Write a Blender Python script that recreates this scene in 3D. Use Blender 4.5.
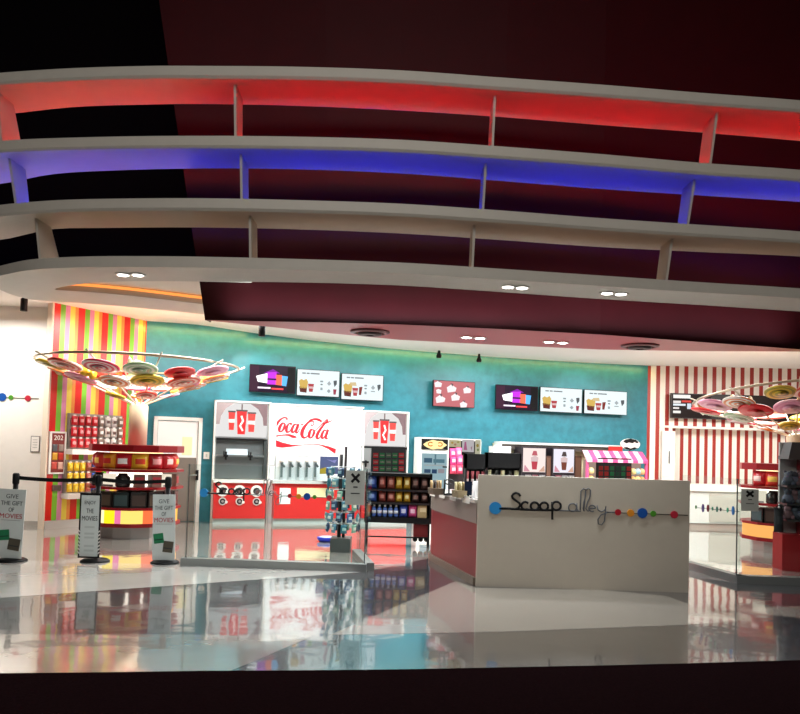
import bpy, bmesh, math, random
from mathutils import Vector, Matrix
random.seed(7)
S = bpy.context.scene
for o in list(bpy.data.objects): bpy.data.objects.remove(o)
C = S.collection

# ------------------------------------------------------------------ camera
F_PX, CX, CY, CAM_Z = 750.0, 400.0, 418.0, 1.6
PITCH, ROLL = math.radians(2.2), math.radians(1.7)
_f = Vector((0, math.cos(PITCH), math.sin(PITCH)))
_r0 = Vector((1, 0, 0)); _u0 = Vector((0, -math.sin(PITCH), math.cos(PITCH)))
_r = _r0*math.cos(ROLL) + _u0*math.sin(ROLL)
_u = -_r0*math.sin(ROLL) + _u0*math.cos(ROLL)
EYE = Vector((0, 0, CAM_Z))
cd = bpy.data.cameras.new('camera'); cam = bpy.data.objects.new('camera', cd); C.objects.link(cam)
cam.matrix_world = Matrix(((_r.x, _u.x, -_f.x, 0), (_r.y, _u.y, -_f.y, 0), (_r.z, _u.z, -_f.z, CAM_Z), (0, 0, 0, 1)))
cd.sensor_width = 36; cd.lens = F_PX*36/800; cd.shift_y = (CY-357)/800; cd.clip_end = 200
S.camera = cam
S.view_settings.view_transform = 'Standard'; S.view_settings.look = 'None'
S.view_settings.gamma = 1; S.view_settings.use_curve_mapping = False; S.view_settings.exposure = 0.0
w = bpy.data.worlds.new('foyer_dark'); S.world = w; w.use_nodes = True
w.node_tree.nodes['Background'].inputs[0].default_value = (0.5, 0.45, 0.45, 1)
w.node_tree.nodes['Background'].inputs[1].default_value = 0.004

def area(name, loc, rot, sx, sy, power, col=(1, 1, 1), spread=180):
    l = bpy.data.lights.new(name, 'AREA'); l.shape = 'RECTANGLE'; l.size = sx; l.size_y = sy
    l.energy = power; l.color = col; l.spread = math.radians(spread)
    o = bpy.data.objects.new(name, l); C.objects.link(o); o.location = loc; o.rotation_euler = rot
    return o
def spot(name, loc, tgt, power, col=(1, 1, 1), ang=60, blend=.6):
    l = bpy.data.lights.new(name, 'SPOT'); l.energy = power; l.color = col; l.spot_size = math.radians(ang); l.spot_blend = blend
    l.shadow_soft_size = .06
    o = bpy.data.objects.new(name, l); C.objects.link(o); o.location = loc
    o.rotation_euler = (Vector(tgt)-Vector(loc)).to_track_quat('-Z', 'Y').to_euler()
    return o
# shop ceiling panels
area('shop_light', (-3.6, 12.3, 3.82), (0, 0, 0), 2.6, 1.4, 235, (1, .97, .92))
area('shop_light', (-0.6, 13.2, 3.6), (0, 0, 0), 2.8, 1.8, 250, (.95, .99, 1))
area('shop_light', (3.2, 14.5, 3.6), (0, 0, 0), 2.8, 1.8, 250, (.95, .99, 1))
area('shop_light', (7.6, 14.8, 3.6), (0, 0, 0), 2.8, 2.2, 320, (1, .97, .93))
area('shop_light', (-7.2, 12.2, 3.7), (0, 0, 0), 1.2, 1.0, 115, (1, .95, .88))
# lamps of the downlight pairs in the lowest band and the maroon soffit
for X_, Y_, Z_ in ((-2.9, 8.0, 3.37), (1.2, 8.3, 3.37), (2.4, 8.5, 3.37), (.85, 9.7, 3.02), (1.95, 9.8, 3.02), (-1.2, 9.4, 3.02)):
    area('downlight_beam', (X_, Y_, Z_), (0, 0, 0), .3, .12, 24, (.9, .97, 1), 125)
# added cool fill lights at the red bulkhead's foot, brightening the lowest band's underside
for xa, ya, xb, yb in ((-2.1, 8.72, 0, 8.7), (0, 8.7, 2.3, 8.86), (2.3, 8.86, 5.2, 9.5)):
    area('underside_fill', ((xa+xb)/2, (ya+yb)/2-.06, 3.04), (math.radians(180-38), 0, math.atan2(yb-ya, xb-xa)), math.hypot(xb-xa, yb-ya), .04, 7*math.hypot(xb-xa, yb-ya)/2, (.8, .92, 1), 95)
# dim foyer lamps overhead behind the viewer
area('foyer_light', (0, -1.0, 7.0), (math.radians(58), 0, 0), 8, 3, 350, (1, .94, .87))

# ------------------------------------------------------------------ pixel helpers (where a thing of the photo stands in the room)
def ray(px, py): return _f + _r*((px-CX)/F_PX) + _u*((CY-py)/F_PX)
def onz(px, py, z=0.0):
    d = ray(px, py); t = (z-CAM_Z)/d.z; return EYE + d*t
def aty(px, py, Y):
    d = ray(px, py); return EYE + d*(Y/d.y)
class Fr:
    """a vertical plane in the room from A to B seen from above; local x along it, local y away from the camera"""
    def __init__(s, A, B):
        s.A = Vector((A[0], A[1], 0)); B = Vector((B[0], B[1], 0)); s.L = (B-s.A).length
        s.u = (B-s.A).normalized(); s.n = Vector((-s.u.y, s.u.x, 0)); s.rz = math.atan2(s.u.y, s.u.x)
    def uz(s, px, py, off=0.0):
        d = ray(px, py); t = ((s.A-EYE).dot(s.n)+off)/d.dot(s.n); p = EYE+d*t
        return (p-s.A).dot(s.u), p.z
    def rect(s, x0, y0, x1, y1, off=0.0):
        xm, ym = (x0+x1)/2, (y0+y1)/2
        return s.uz(x0, ym, off)[0], s.uz(x1, ym, off)[0], s.uz(xm, y1, off)[1], s.uz(xm, y0, off)[1]
    def w(s, u, v=0, z=0): 
        p = s.A+s.u*u+s.n*v; return Vector((p.x, p.y, z))

# ------------------------------------------------------------------ materials
def _bsdf(m): return next(n for n in m.node_tree.nodes if n.type == 'BSDF_PRINCIPLED')
_mc = {}
def srgb(c):
    if isinstance(c, str): c = tuple(int(c[i:i+2], 16)/255 for i in (0, 2, 4))
    return tuple(x/12.92 if x <= .04045 else ((x+.055)/1.055)**2.4 for x in c)+(1,)
def M(c, rough=.5, metal=0, emit=0, noise=0, spec=.5, coat=0, nscale=8):
    k = (c, rough, metal, emit, noise, spec, coat, nscale)
    if k in _mc: return _mc[k]
    m = bpy.data.materials.new('mat_'+str(c)); m.use_nodes = True; b = _bsdf(m); col = srgb(c)
    b.inputs['Base Color'].default_value = col if not emit else (.003, .003, .003, 1)
    b.inputs['Roughness'].default_value = rough; b.inputs['Metallic'].default_value = metal
    b.inputs['Specular IOR Level'].default_value = spec; b.inputs['Coat Weight'].default_value = coat
    if emit:
        b.inputs['Specular IOR Level'].default_value = .12; b.inputs['Emission Color'].default_value = col; b.inputs['Emission Strength'].default_value = emit
    nt = m.node_tree
    if noise:
        tc = nt.nodes.new('ShaderNodeTexCoord'); n = nt.nodes.new('ShaderNodeTexNoise'); n.inputs['Scale'].default_value = nscale
        n.inputs['Detail'].default_value = 4
        r = nt.nodes.new('ShaderNodeValToRGB'); a = tuple(x*(1-noise) for x in col[:3])+(1,); e = tuple(min(1, x*(1+noise)) for x in col[:3])+(1,)
        r.color_ramp.elements[0].color = a; r.color_ramp.elements[1].color = e
        r.color_ramp.elements[0].position = .3; r.color_ramp.elements[1].position = .7
        nt.links.new(tc.outputs['Object'], n.inputs['Vector']); nt.links.new(n.outputs['Fac'], r.inputs[0]); nt.links.new(r.outputs[0], b.inputs['Base Color'])
    _mc[k] = m; return m
def floor_mat(c, rough=.13, wave=.012):
    m = bpy.data.materials.new('polished_floor'); m.use_nodes = True; b = _bsdf(m); nt = m.node_tree; col = srgb(c)
    b.inputs['Roughness'].default_value = rough; b.inputs['Coat Weight'].default_value = 1; b.inputs['Coat Roughness'].default_value = .05; b.inputs['IOR'].default_value = 1.6
    tc = nt.nodes.new('ShaderNodeTexCoord'); n = nt.nodes.new('ShaderNodeTexNoise'); n.inputs['Scale'].default_value = 1.4; n.inputs['Detail'].default_value = 5
    r = nt.nodes.new('ShaderNodeValToRGB'); r.color_ramp.elements[0].color = tuple(x*.85 for x in col[:3])+(1,); r.color_ramp.elements[1].color = tuple(min(1, x*1.1) for x in col[:3])+(1,)
    nt.links.new(tc.outputs['Object'], n.inputs['Vector']); nt.links.new(n.outputs['Fac'], r.inputs[0]); nt.links.new(r.outputs[0], b.inputs['Base Color'])
    n2 = nt.nodes.new('ShaderNodeTexNoise'); n2.inputs['Scale'].default_value = 2.2; n2.inputs['Detail'].default_value = 2
    bp = nt.nodes.new('ShaderNodeBump'); bp.inputs['Strength'].default_value = 1; bp.inputs['Distance'].default_value = wave
    nt.links.new(tc.outputs['Object'], n2.inputs['Vector']); nt.links.new(n2.outputs['Fac'], bp.inputs['Height'])
    nt.links.new(bp.outputs['Normal'], b.inputs['Normal']); nt.links.new(bp.outputs['Normal'], b.inputs['Coat Normal'])
    return m
def stripes(cols, period, offset=0.0, rough=.35):
    """cols: [(start fraction, colour)] repeating along local x"""
    m = bpy.data.materials.new('striped_wall'); m.use_nodes = True; b = _bsdf(m); nt = m.node_tree
    tc = nt.nodes.new('ShaderNodeTexCoord'); sp = nt.nodes.new('ShaderNodeSeparateXYZ')
    a = nt.nodes.new('ShaderNodeMath'); a.operation = 'MULTIPLY_ADD'; a.inputs[1].default_value = 1/period; a.inputs[2].default_value = offset
    f = nt.nodes.new('ShaderNodeMath'); f.operation = 'FRACT'; r = nt.nodes.new('ShaderNodeValToRGB'); r.color_ramp.interpolation = 'CONSTANT'
    el = r.color_ramp.elements; el[0].position = 0; el[0].color = srgb(cols[0][1]); el[1].position = cols[1][0]; el[1].color = srgb(cols[1][1])
    for p, c in cols[2:]: e = el.new(p); e.color = srgb(c)
    nt.links.new(tc.outputs['Object'], sp.inputs[0]); nt.links.new(sp.outputs[0], a.inputs[0]); nt.links.new(a.outputs[0], f.inputs[0]); nt.links.new(f.outputs[0], r.inputs[0]); nt.links.new(r.outputs[0], b.inputs['Base Color'])
    b.inputs['Roughness'].default_value = rough
    return m
def swirl(c1, c2, turns=3):
    """boiled-sweet spiral in the disc's own plane"""
    k = ('sw', c1, c2, turns)
    if k in _mc: return _mc[k]
    m = bpy.data.materials.new('lollipop_swirl'); m.use_nodes = True; b = _bsdf(m); nt = m.node_tree; N = nt.nodes.new; L = nt.links.new
    tc = N('ShaderNodeTexCoord'); sp = N('ShaderNodeSeparateXYZ'); L(tc.outputs['Object'], sp.inputs[0])
    def mt(op, a, bb=None):
        n = N('ShaderNodeMath'); n.operation = op
        for i, v in enumerate((a, bb)):
            if v is None: continue
            if isinstance(v, (int, float)): n.inputs[i].default_value = v
            else: L(v, n.inputs[i])
        return n.outputs[0]
    ang = mt('DIVIDE', mt('ARCTAN2', sp.outputs[1], sp.outputs[0]), 2*math.pi)
    rad = mt('SQRT', mt('ADD', mt('MULTIPLY', sp.outputs[0], sp.outputs[0]), mt('MULTIPLY', sp.outputs[1], sp.outputs[1])))
    fr = mt('FRACT', mt('ADD', mt('MULTIPLY', rad, turns/.25), ang))
    g = mt('GREATER_THAN', fr, .5); mx = N('ShaderNodeMix'); mx.data_type = 'RGBA'; L(g, mx.inputs[0]); mx.inputs[6].default_value = srgb(c1); mx.inputs[7].default_value = srgb(c2)
    L(mx.outputs[2], b.inputs['Base Color']); b.inputs['Roughness'].default_value = .3
    _mc[k] = m; return m
def glass_mat():
    m = bpy.data.materials.new('clear_glass'); m.use_nodes = True; nt = m.node_tree; nt.nodes.clear(); N = nt.nodes.new
    o = N('ShaderNodeOutputMaterial'); g = N('ShaderNodeBsdfGlossy'); g.inputs['Roughness'].default_value = .02
    t = N('ShaderNodeBsdfTransparent'); t.inputs[0].default_value = (.93, .97, .96, 1)
    lw = N('ShaderNodeLayerWeight'); lw.inputs[0].default_value = .25; pw = N('ShaderNodeMath'); pw.operation = 'POWER'; pw.inputs[1].default_value = 3
    fz = N('ShaderNodeMath'); fz.operation = 'MULTIPLY_ADD'; fz.inputs[1].default_value = .35; fz.inputs[2].default_value = .035; mx = N('ShaderNodeMixShader')
    nt.links.new(lw.outputs['Facing'], pw.inputs[0]); nt.links.new(pw.outputs[0], fz.inputs[0]); nt.links.new(fz.outputs[0], mx.inputs[0]); nt.links.new(t.outputs[0], mx.inputs[1]); nt.links.new(g.outputs[0], mx.inputs[2]); nt.links.new(mx.outputs[0], o.inputs[0])
    return m
GLASS = glass_mat()
WHITE = M('f2efe9', .4); STEEL = M('b9bdbd', .28, .9); BLACK = M('0c0c0e', .5, spec=.25); RED = M('c01c1c', .35); DKRED = M('8a1118', .4)
DARK = M('232326', .5); CREAM = M('efe2bd', .5); GREY = M('8d8f8e', .5)

# ------------------------------------------------------------------ mesh helpers
class MB:
    def __init__(s): s.v = []; s.f = []; s.m = []; s.mats = []; s.sm = []
    def mi(s, m):
        if m not in s.mats: s.mats.append(m)
        return s.mats.index(m)
    def add(s, vs, fs, m, smooth=False):
        k = len(s.v); i = s.mi(m); s.v += [tuple(x) for x in vs]
        for f in fs: s.f.append(tuple(k+j for j in f)); s.m.append(i); s.sm.append(smooth)
    def box(s, x0, x1, y0, y1, z0, z1, m):
        s.add([(x, y, z) for z in (z0, z1) for y in (y0, y1) for x in (x0, x1)],
              [(0, 2, 3, 1), (4, 5, 7, 6), (0, 1, 5, 4), (2, 6, 7, 3), (0, 4, 6, 2), (1, 3, 7, 5)], m); return s
    def prism(s, pts, y0, y1, m):      # pts: (x,z) outline, extruded y0..y1
        n = len(pts); s.add([(x, y0, z) for x, z in pts]+[(x, y1, z) for x, z in pts],
              [tuple(range(n)), tuple(range(2*n-1, n-1, -1))]+[(i, i+n, (i+1) % n+n, (i+1) % n) for i in range(n)], m); return s
    def slab(s, pts, z0, z1, m):       # pts: (x,y) outline
        n = len(pts); s.add([(x, y, z0) for x, y in pts]+[(x, y, z1) for x, y in pts],
              [tuple(range(n-1, -1, -1)), tuple(range(n, 2*n))]+[(i, (i+1) % n, (i+1) % n+n, i+n) for i in range(n)], m); return s
    def lathe(s, prof, m, n=24, c=(0, 0, 0), smooth=True):   # prof (r,z)
        vs = []; fs = []
        for r, z in prof:
            for k in range(n): a = 2*math.pi*k/n; vs.append((c[0]+r*math.cos(a), c[1]+r*math.sin(a), c[2]+z))
        for i in range(len(prof)-1):
            for k in range(n): fs.append((i*n+k, i*n+(k+1) % n, (i+1)*n+(k+1) % n, (i+1)*n+k))
        fs.append(tuple(range(n-1, -1, -1))); fs.append(tuple(len(vs)-n+k for k in range(n)))
        s.add(vs, fs, m, smooth); return s
    def ydisc(s, x, z, r, y0, y1, m, n=24, rz=None):
        return s.prism([(x+r*math.cos(2*math.pi*k/n), z+(rz or r)*math.sin(2*math.pi*k/n)) for k in range(n)], y0, y1, m)
    def tube(s, path, r, m, n=8, closed=False):
        P = [Vector(p) for p in path]; vs = []; fs = []; L = len(P)
        for i, p in enumerate(P):
            a = P[(i+1) % L] if (closed or i < L-1) else p; b = P[i-1] if (closed or i > 0) else p
            t = (a-b).normalized() if (a-b).length > 1e-9 else Vector((0, 0, 1))
            q = t.cross(Vector((0, 1, 0))) if abs(t.y) < .9 else t.cross(Vector((1, 0, 0)))
            q.normalize(); e = t.cross(q)
            rr = r[i] if isinstance(r, (list, tuple)) else r
            for k in range(n): an = 2*math.pi*k/n; vs.append(p+(q*math.cos(an)+e*math.sin(an))*rr)
        for i in range(L if closed else L-1):
            for k in range(n): j = (i+1) % L; fs.append((i*n+k, i*n+(k+1) % n, j*n+(k+1) % n, j*n+k))
        if not closed: fs.append(tuple(range(n-1, -1, -1))); fs.append(tuple((L-1)*n+k for k in range(n)))
        s.add(vs, fs, m, True); return s
    def ribbon(s, pts, wd, y0, y1, m):  # flat stroke in xz with varying width
        n = len(pts); l = []; r = []
        for i, (x, z) in enumerate(pts):
            a = pts[min(i+1, n-1)]; b = pts[max(i-1, 0)]; tx, tz = a[0]-b[0], a[1]-b[1]; k = math.hypot(tx, tz) or 1
            w_ = (wd[i] if isinstance(wd, (list, tuple)) else wd)/2
            l.append((x-tz/k*w_, z+tx/k*w_)); r.append((x+tz/k*w_, z-tx/k*w_))
        for i in range(n-1): s.prism([l[i], l[i+1], r[i+1], r[i]], y0, y1, m)
        return s
    def pillow(s, x, y, z, w_, h, d, m, m2=None, nx=5, nz=6):
        """sealed packet: crimped top and bottom, bulged face, coloured band"""
        vs = []; N = nx+1
        for sg in (-1, 1):
            for j in range(nz+1):
                for i in range(N):
                    a = i/nx; b = j/nz; k = (math.sin(math.pi*a)**.6)*(math.sin(math.pi*b)**.5) if 0 < a < 1 and 0 < b < 1 else 0
                    pinch = 1-.06*math.sin(math.pi*b)
                    vs.append((x+(a-.5)*w_*pinch, y+sg*(d/2*k+.002), z+b*h))
        fs = []; fs2 = []; o2 = N*(nz+1)
        for j in range(nz):
            for i in range(nx):
                q = (j*N+i, j*N+i+1, (j+1)*N+i+1, (j+1)*N+i); (fs2 if (m2 and j in (2, 3) and 0 < i < nx-1) else fs).append(q)
                fs.append(tuple(o2+t for t in reversed(q)))
        for i in range(nx): fs += [(i, i+o2, i+1+o2, i+1), (nz*N+i, nz*N+i+1, nz*N+i+1+o2, nz*N+i+o2)]
        for j in range(nz): fs += [(j*N, (j+1)*N, (j+1)*N+o2, j*N+o2), (j*N+nx, j*N+nx+o2, (j+1)*N+nx+o2, (j+1)*N+nx)]
        k0 = len(s.v); s.add(vs, fs, m, True)
        if fs2:
            i = s.mi(m2)
            for q in fs2: s.f.append(tuple(k0+t for t in q)); s.m.append(i); s.sm.append(True)
        return s
    def mesh(s, name):
        me = bpy.data.meshes.new(name); me.from_pydata(s.v, [], s.f)
        for m in s.mats: me.materials.append(m)
        me.polygons.foreach_set('material_index', s.m); me.polygons.foreach_set('use_smooth', s.sm); me.update()
        bm = bmesh.new(); bm.from_mesh(me); bmesh.ops.recalc_face_normals(bm, faces=bm.faces); bm.to_mesh(me); bm.free()
        return me
    def build(s, name, parent=None, label=None):
        o = bpy.data.objects.new(name, s.mesh(name)); C.objects.link(o); o.parent = parent
        if label: o['label'] = label
        return o
def tag(o, label, cat, group=None, loc=None, rz=None):
    o['label'] = label; o['category'] = cat
    if group: o['group'] = group
    if loc is not None: o.location = loc
    if rz is not None: o.rotation_euler = (0, 0, rz)
    return o
def thing(name, label, cat, loc=(0, 0, 0), rz=0, group=None):
    o = bpy.data.objects.new(name, None); C.objects.link(o); o.empty_display_size = .1
    return tag(o, label, cat, group, loc, rz)
def struct(mb, name, loc=None, rz=None):
    o = mb.build(name); o['kind'] = 'structure'
    if loc is not None: o.location = loc
    if rz is not None: o.rotation_euler = (0, 0, rz)
    return o
def dup(root, loc, rz, label, group=None):
    r = root.copy(); C.objects.link(r); r.location = loc; r.rotation_euler = (0, 0, rz); r['label'] = label
    if group: r['group'] = group
    for ch in list(root.children):
        c = ch.copy(); C.objects.link(c); c.parent = r
        for g in list(ch.children): d = g.copy(); C.objects.link(d); d.parent = c
    return r
def inst(mesh, name, label, cat, loc, rz, group, tilt=0):
    o = bpy.data.objects.new(name, mesh); C.objects.link(o); tag(o, label, cat, group, loc); o.rotation_euler = (tilt, 0, rz); return o
def text_mb(mb, txt, x, z, h, wd, y, m, bold=.0):
    """upright lettering as thin raised mesh centred on x, baseline z, height h, squeezed to width wd"""
    cu = bpy.data.curves.new('lettering', 'FONT'); cu.body = txt; cu.align_x = 'CENTER'; cu.extrude = .002; cu.offset = bold; cu.resolution_u = 3
    ob = bpy.data.objects.new('lettering', cu); C.objects.link(ob); dg = bpy.context.evaluated_depsgraph_get(); dg.update()
    me = bpy.data.meshes.new_from_object(ob.evaluated_get(dg)); xs = [v.co.x for v in me.vertices]; ys = [v.co.y for v in me.vertices]
    kx = wd/(max(xs)-min(xs)); kz = h/(max(ys)-min(ys)); y_m = min(ys); xm = (max(xs)+min(xs))/2
    mb.add([(x+(v.co.x-xm)*kx, y-v.co.z, z+(v.co.y-y_m)*kz) for v in me.vertices], [tuple(p.vertices) for p in me.polygons], m)
    bpy.data.objects.remove(ob); bpy.data.meshes.remove(me); bpy.data.curves.remove(cu)
ORD = ['first', 'second', 'third', 'fourth', 'fifth', 'sixth', 'seventh', 'eighth', 'ninth', 'tenth', 'eleventh', 'twelfth']
def lerp_tab(tab, x):
    if x <= tab[0][0]: a, b = tab[0], tab[1]
    elif x >= tab[-1][0]: a, b = tab[-2], tab[-1]
    else: a, b = next((tab[i], tab[i+1]) for i in range(len(tab)-1) if tab[i][0] <= x <= tab[i+1][0])
    t = (x-a[0])/(b[0]-a[0]); return tuple(a[i]+(b[i]-a[i])*t for i in range(1, len(a)))
def smooth_tab(tab, x):        # Catmull-Rom through a table of (x, y)
    n = len(tab); i = max(0, min(n-2, next((k for k in range(n-1) if tab[k+1][0] >= x), n-2)))
    p1, p2 = tab[i], tab[i+1]; p0 = tab[i-1] if i > 0 else p1; p3 = tab[i+2] if i+2 < n else p2
    h = p2[0]-p1[0]; t = (x-p1[0])/h
    m1 = (p2[1]-p0[1])/(p2[0]-p0[0])*h; m2 = (p3[1]-p1[1])/(p3[0]-p1[0])*h
    if x < tab[0][0] or x > tab[-1][0]: return lerp_tab(tab, x)[0]
    return (2*t**3-3*t*t+1)*p1[1]+(t**3-2*t*t+t)*m1+(-2*t**3+3*t*t)*p2[1]+(t**3-t*t)*m2

# ================================================================== SETTING: floor
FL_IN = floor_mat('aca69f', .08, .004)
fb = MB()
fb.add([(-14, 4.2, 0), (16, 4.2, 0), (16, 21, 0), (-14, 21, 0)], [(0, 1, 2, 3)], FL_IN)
def patch(pts, m, lift):
    fb.add([(p.x, p.y, lift) for p in (onz(a, b, 0) for a, b in pts)], [tuple(range(len(pts)))], m)
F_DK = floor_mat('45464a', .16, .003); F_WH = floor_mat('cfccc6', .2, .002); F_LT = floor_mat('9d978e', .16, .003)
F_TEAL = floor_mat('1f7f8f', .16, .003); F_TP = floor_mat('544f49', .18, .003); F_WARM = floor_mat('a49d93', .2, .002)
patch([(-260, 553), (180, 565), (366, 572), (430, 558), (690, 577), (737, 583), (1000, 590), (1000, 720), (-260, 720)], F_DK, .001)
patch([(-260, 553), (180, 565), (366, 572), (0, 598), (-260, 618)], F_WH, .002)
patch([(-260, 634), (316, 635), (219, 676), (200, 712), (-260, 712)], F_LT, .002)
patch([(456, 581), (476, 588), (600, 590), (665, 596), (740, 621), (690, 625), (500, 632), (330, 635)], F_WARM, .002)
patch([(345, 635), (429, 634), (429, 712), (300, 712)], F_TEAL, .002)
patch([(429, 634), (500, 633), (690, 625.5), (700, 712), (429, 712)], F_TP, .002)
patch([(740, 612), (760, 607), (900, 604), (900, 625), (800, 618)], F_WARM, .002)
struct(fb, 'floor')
cb = MB(); ed = [(onz(x, y, 0).x, onz(x, y, 0).y) for x, y in [(-120, 677), (0, 675), (100, 674), (200, 672.5), (300, 672), (400, 671), (500, 669), (600, 667), (700, 664.5), (800, 661.5), (920, 658)]]
cb.slab([(-12, -6), (12, -6), (12, ed[-1][1]-.6)]+ed[::-1]+[(-12, ed[0][1])], -.05, .012, M('1c1012', 1, spec=0, noise=.3, nscale=60))
struct(cb, 'floor_carpet')

# ================================================================== SETTING: walls and ceiling
# back wall: pixel column -> (depth, pixel row of its top)
BW = [(147, 14.5, 321), (200, 14.9, 325), (250, 15.2, 332.5), (300, 15.5, 339), (330, 15.7, 342.5), (400, 16.15, 349.5), (500, 17.0, 357.5), (600, 17.8, 363.5), (648, 18.2, 365.5)]
depth_t = [(a, b) for a, b, c in BW]; top_t = [(a, c) for a, b, c in BW]
def bw(px):
    D = smooth_tab(depth_t, px); p = aty(px, smooth_tab(top_t, px), D); return p
tops = [bw(147+i*501/40) for i in range(41)]
mb = MB(); n = len(tops)
mb.add([(p.x, p.y, -.0) for p in tops]+[(p.x, p.y, p.z+.15) for p in tops]+[(p.x-.04, p.y+.15, 0) for p in tops]+[(p.x-.04, p.y+.15, p.z+.15) for p in tops],
       [(i, i+1, n+i+1, n+i) for i in range(n-1)]+[(2*n+i, 3*n+i, 3*n+i+1, 2*n+i+1) for i in range(n-1)]+[(n+i, n+i+1, 3*n+i+1, 3*n+i) for i in range(n-1)], M('2e7a8a', .38, noise=.16, nscale=6))
struct(mb, 'wall_back')
def bwf(x0, x1):               # frame of a thing standing against the back wall
    a, b = bw(x0), bw(x1); return Fr((a.x, a.y), (b.x, b.y))
# multicolour striped wall, left
A = aty(43.5, 528, 13.0); B = tops[0]
SW = Fr((A.x, A.y), (B.x, B.y))
mb = MB(); mb.box(0, SW.L, 0, .15, 0, 4.05, stripes([(0, 'd8261f'), (.27, '7cc23a'), (.47, 'd98fb4'), (.66, 'f7e25a'), (.86, 'f29a4a')], SW.L/4.05, .0, .25))
o = struct(mb, 'wall_left_corner', SW.A, SW.rz)
mb = MB(); mb.box(0, SW.L, -.05, 0, 0, .14, M('c9c8c4', .3)); struct(mb, 'baseboard_left', SW.A, SW.rz)
mb = MB(); mb.box(-.03, 0, -.02, .15, 0, 3.95, M('ecd9c4', .4)); struct(mb, 'trim_1', SW.A, SW.rz)
# white wall far left
mb = MB(); mb.box(-10.5, A.x-.05, 13.5, 13.65, 0, 4.0, M('f3eee6', .3, noise=.02)); struct(mb, 'wall_left')
mb = MB(); mb.box(-10.5, A.x-.06, 13.46, 13.5, 0, .08, M('b9b4ac', .4)); struct(mb, 'baseboard_side')
# right candy wall
a, b = aty(648, 366, 18.2), aty(860, 368, 18.2)
RW = Fr((a.x, a.y), (b.x+1, b.y))
sr = [(0, 'a2332a'), (.42, 'f4ece2')]
TR = RW.rect(648, 366, 850, 428, 0)
mb = MB(); mb.box(0, RW.L, 0, .15, TR[2], 4.0, stripes(sr, .228, .1)); struct(mb, 'wall_right', RW.A, RW.rz)
mb = MB(); mb.box(-.0, .62, .0, .15, 0, TR[2], stripes(sr, .228, .1)); struct(mb, 'wall_right_lower', RW.A, RW.rz)
mb = MB(); mb.box(.62, RW.L, .35, .5, 0, TR[2], stripes(sr, .2, .3)); struct(mb, 'wall_right_recess', RW.A, RW.rz)
mb = MB(); mb.box(.3, RW.L, -.03, .5, TR[2]-.05, TR[2], M('f1ebe2', .4)); struct(mb, 'trim_2', RW.A, RW.rz)
# shop ceiling: white, follows the wall tops
CE = M('f1efe9', .6)
mb = MB(); fr = [(p.x, 10.9, 3.9 if p.x < -2.5 else 3.9-.13*min(1, (p.x+2.5)/2)) for p in tops]
mb.add([tuple(p) for p in tops]+fr, [(i, i+1, n+i+1, n+i) for i in range(n-1)], CE)
e = tops[-1]; mb.add([tuple(e), (14, e.y+.6, 3.82), (14, 10.9, 3.8), fr[-1]], [(0, 1, 2, 3)], CE)
mb.add([tuple(tops[0]), (A.x, A.y, 3.93), (-6.6, 13.9, 3.93), (-11, 13.9, 3.93), (-11, 10.9, 3.93), fr[0]], [tuple(range(6))], CE)
struct(mb, 'ceiling')
# side returns that keep the shop a room (outside the frame)
mb = MB(); mb.box(13.6, 13.8, 8, 20, 0, 4, M('d9cfc4', .6)); struct(mb, 'wall_side')
# tall dark wall above the shop at left, and dark red wall behind the canopy
mb = MB(); mb.box(-16, 16, 11.3, 11.4, 4.05, 13, M('050405', .9, spec=.1)); struct(mb, 'wall_upper')
DR = M('38050b', .6, spec=.2, noise=.08, nscale=3); MAR = M('a8323c', .4)
bot = [(205, 320), (260, 321.3), (330, 322.5), (400, 324.5), (500, 329), (600, 334.5), (700, 342), (800, 349.3), (900, 357)]
far = [(205, 320.2), (260, 325.8), (330, 333.3), (400, 339.8), (500, 345), (600, 349.5), (700, 351.2), (800, 351.5), (900, 358)]
ZB = 3.05
fp = [onz(x, y, ZB) for x, y in bot]; bp_ = [onz(x, y, ZB) for x, y in far]
mb = MB(); k = len(fp)
tl = aty(160, 0, 9.0)
hi = [Vector((p.x+(tl.x-fp[0].x)*max(0, 1-i/4), p.y, 10.5)) for i, p in enumerate(fp)]
hi[0] = Vector((fp[0].x+(tl.x-fp[0].x)*(10.5-ZB)/(tl.z-ZB), fp[0].y, 10.5))
bk = [Vector((h.x, h.y+.3, 10.5)) for h in hi]
mb.add(fp+hi, [(i, i+1, k+i+1, k+i) for i in range(k-1)], DR)
mb.add(fp+bp_, [(i, k+i, k+i+1, i+1) for i in range(k-1)], MAR)
mb.add(bp_+[Vector((p.x, p.y, 4.1)) for p in bp_], [(i, i+1, k+i+1, k+i) for i in range(k-1)], M('e6dfd8', .6))
mb.add([fp[0], hi[0], Vector((hi[0].x, hi[0].y+.4, 10.5)), Vector((fp[0].x, fp[0].y+.3, ZB+.02))], [(0, 1, 2, 3)], DR)
struct(mb, 'wall_bulkhead')

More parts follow.
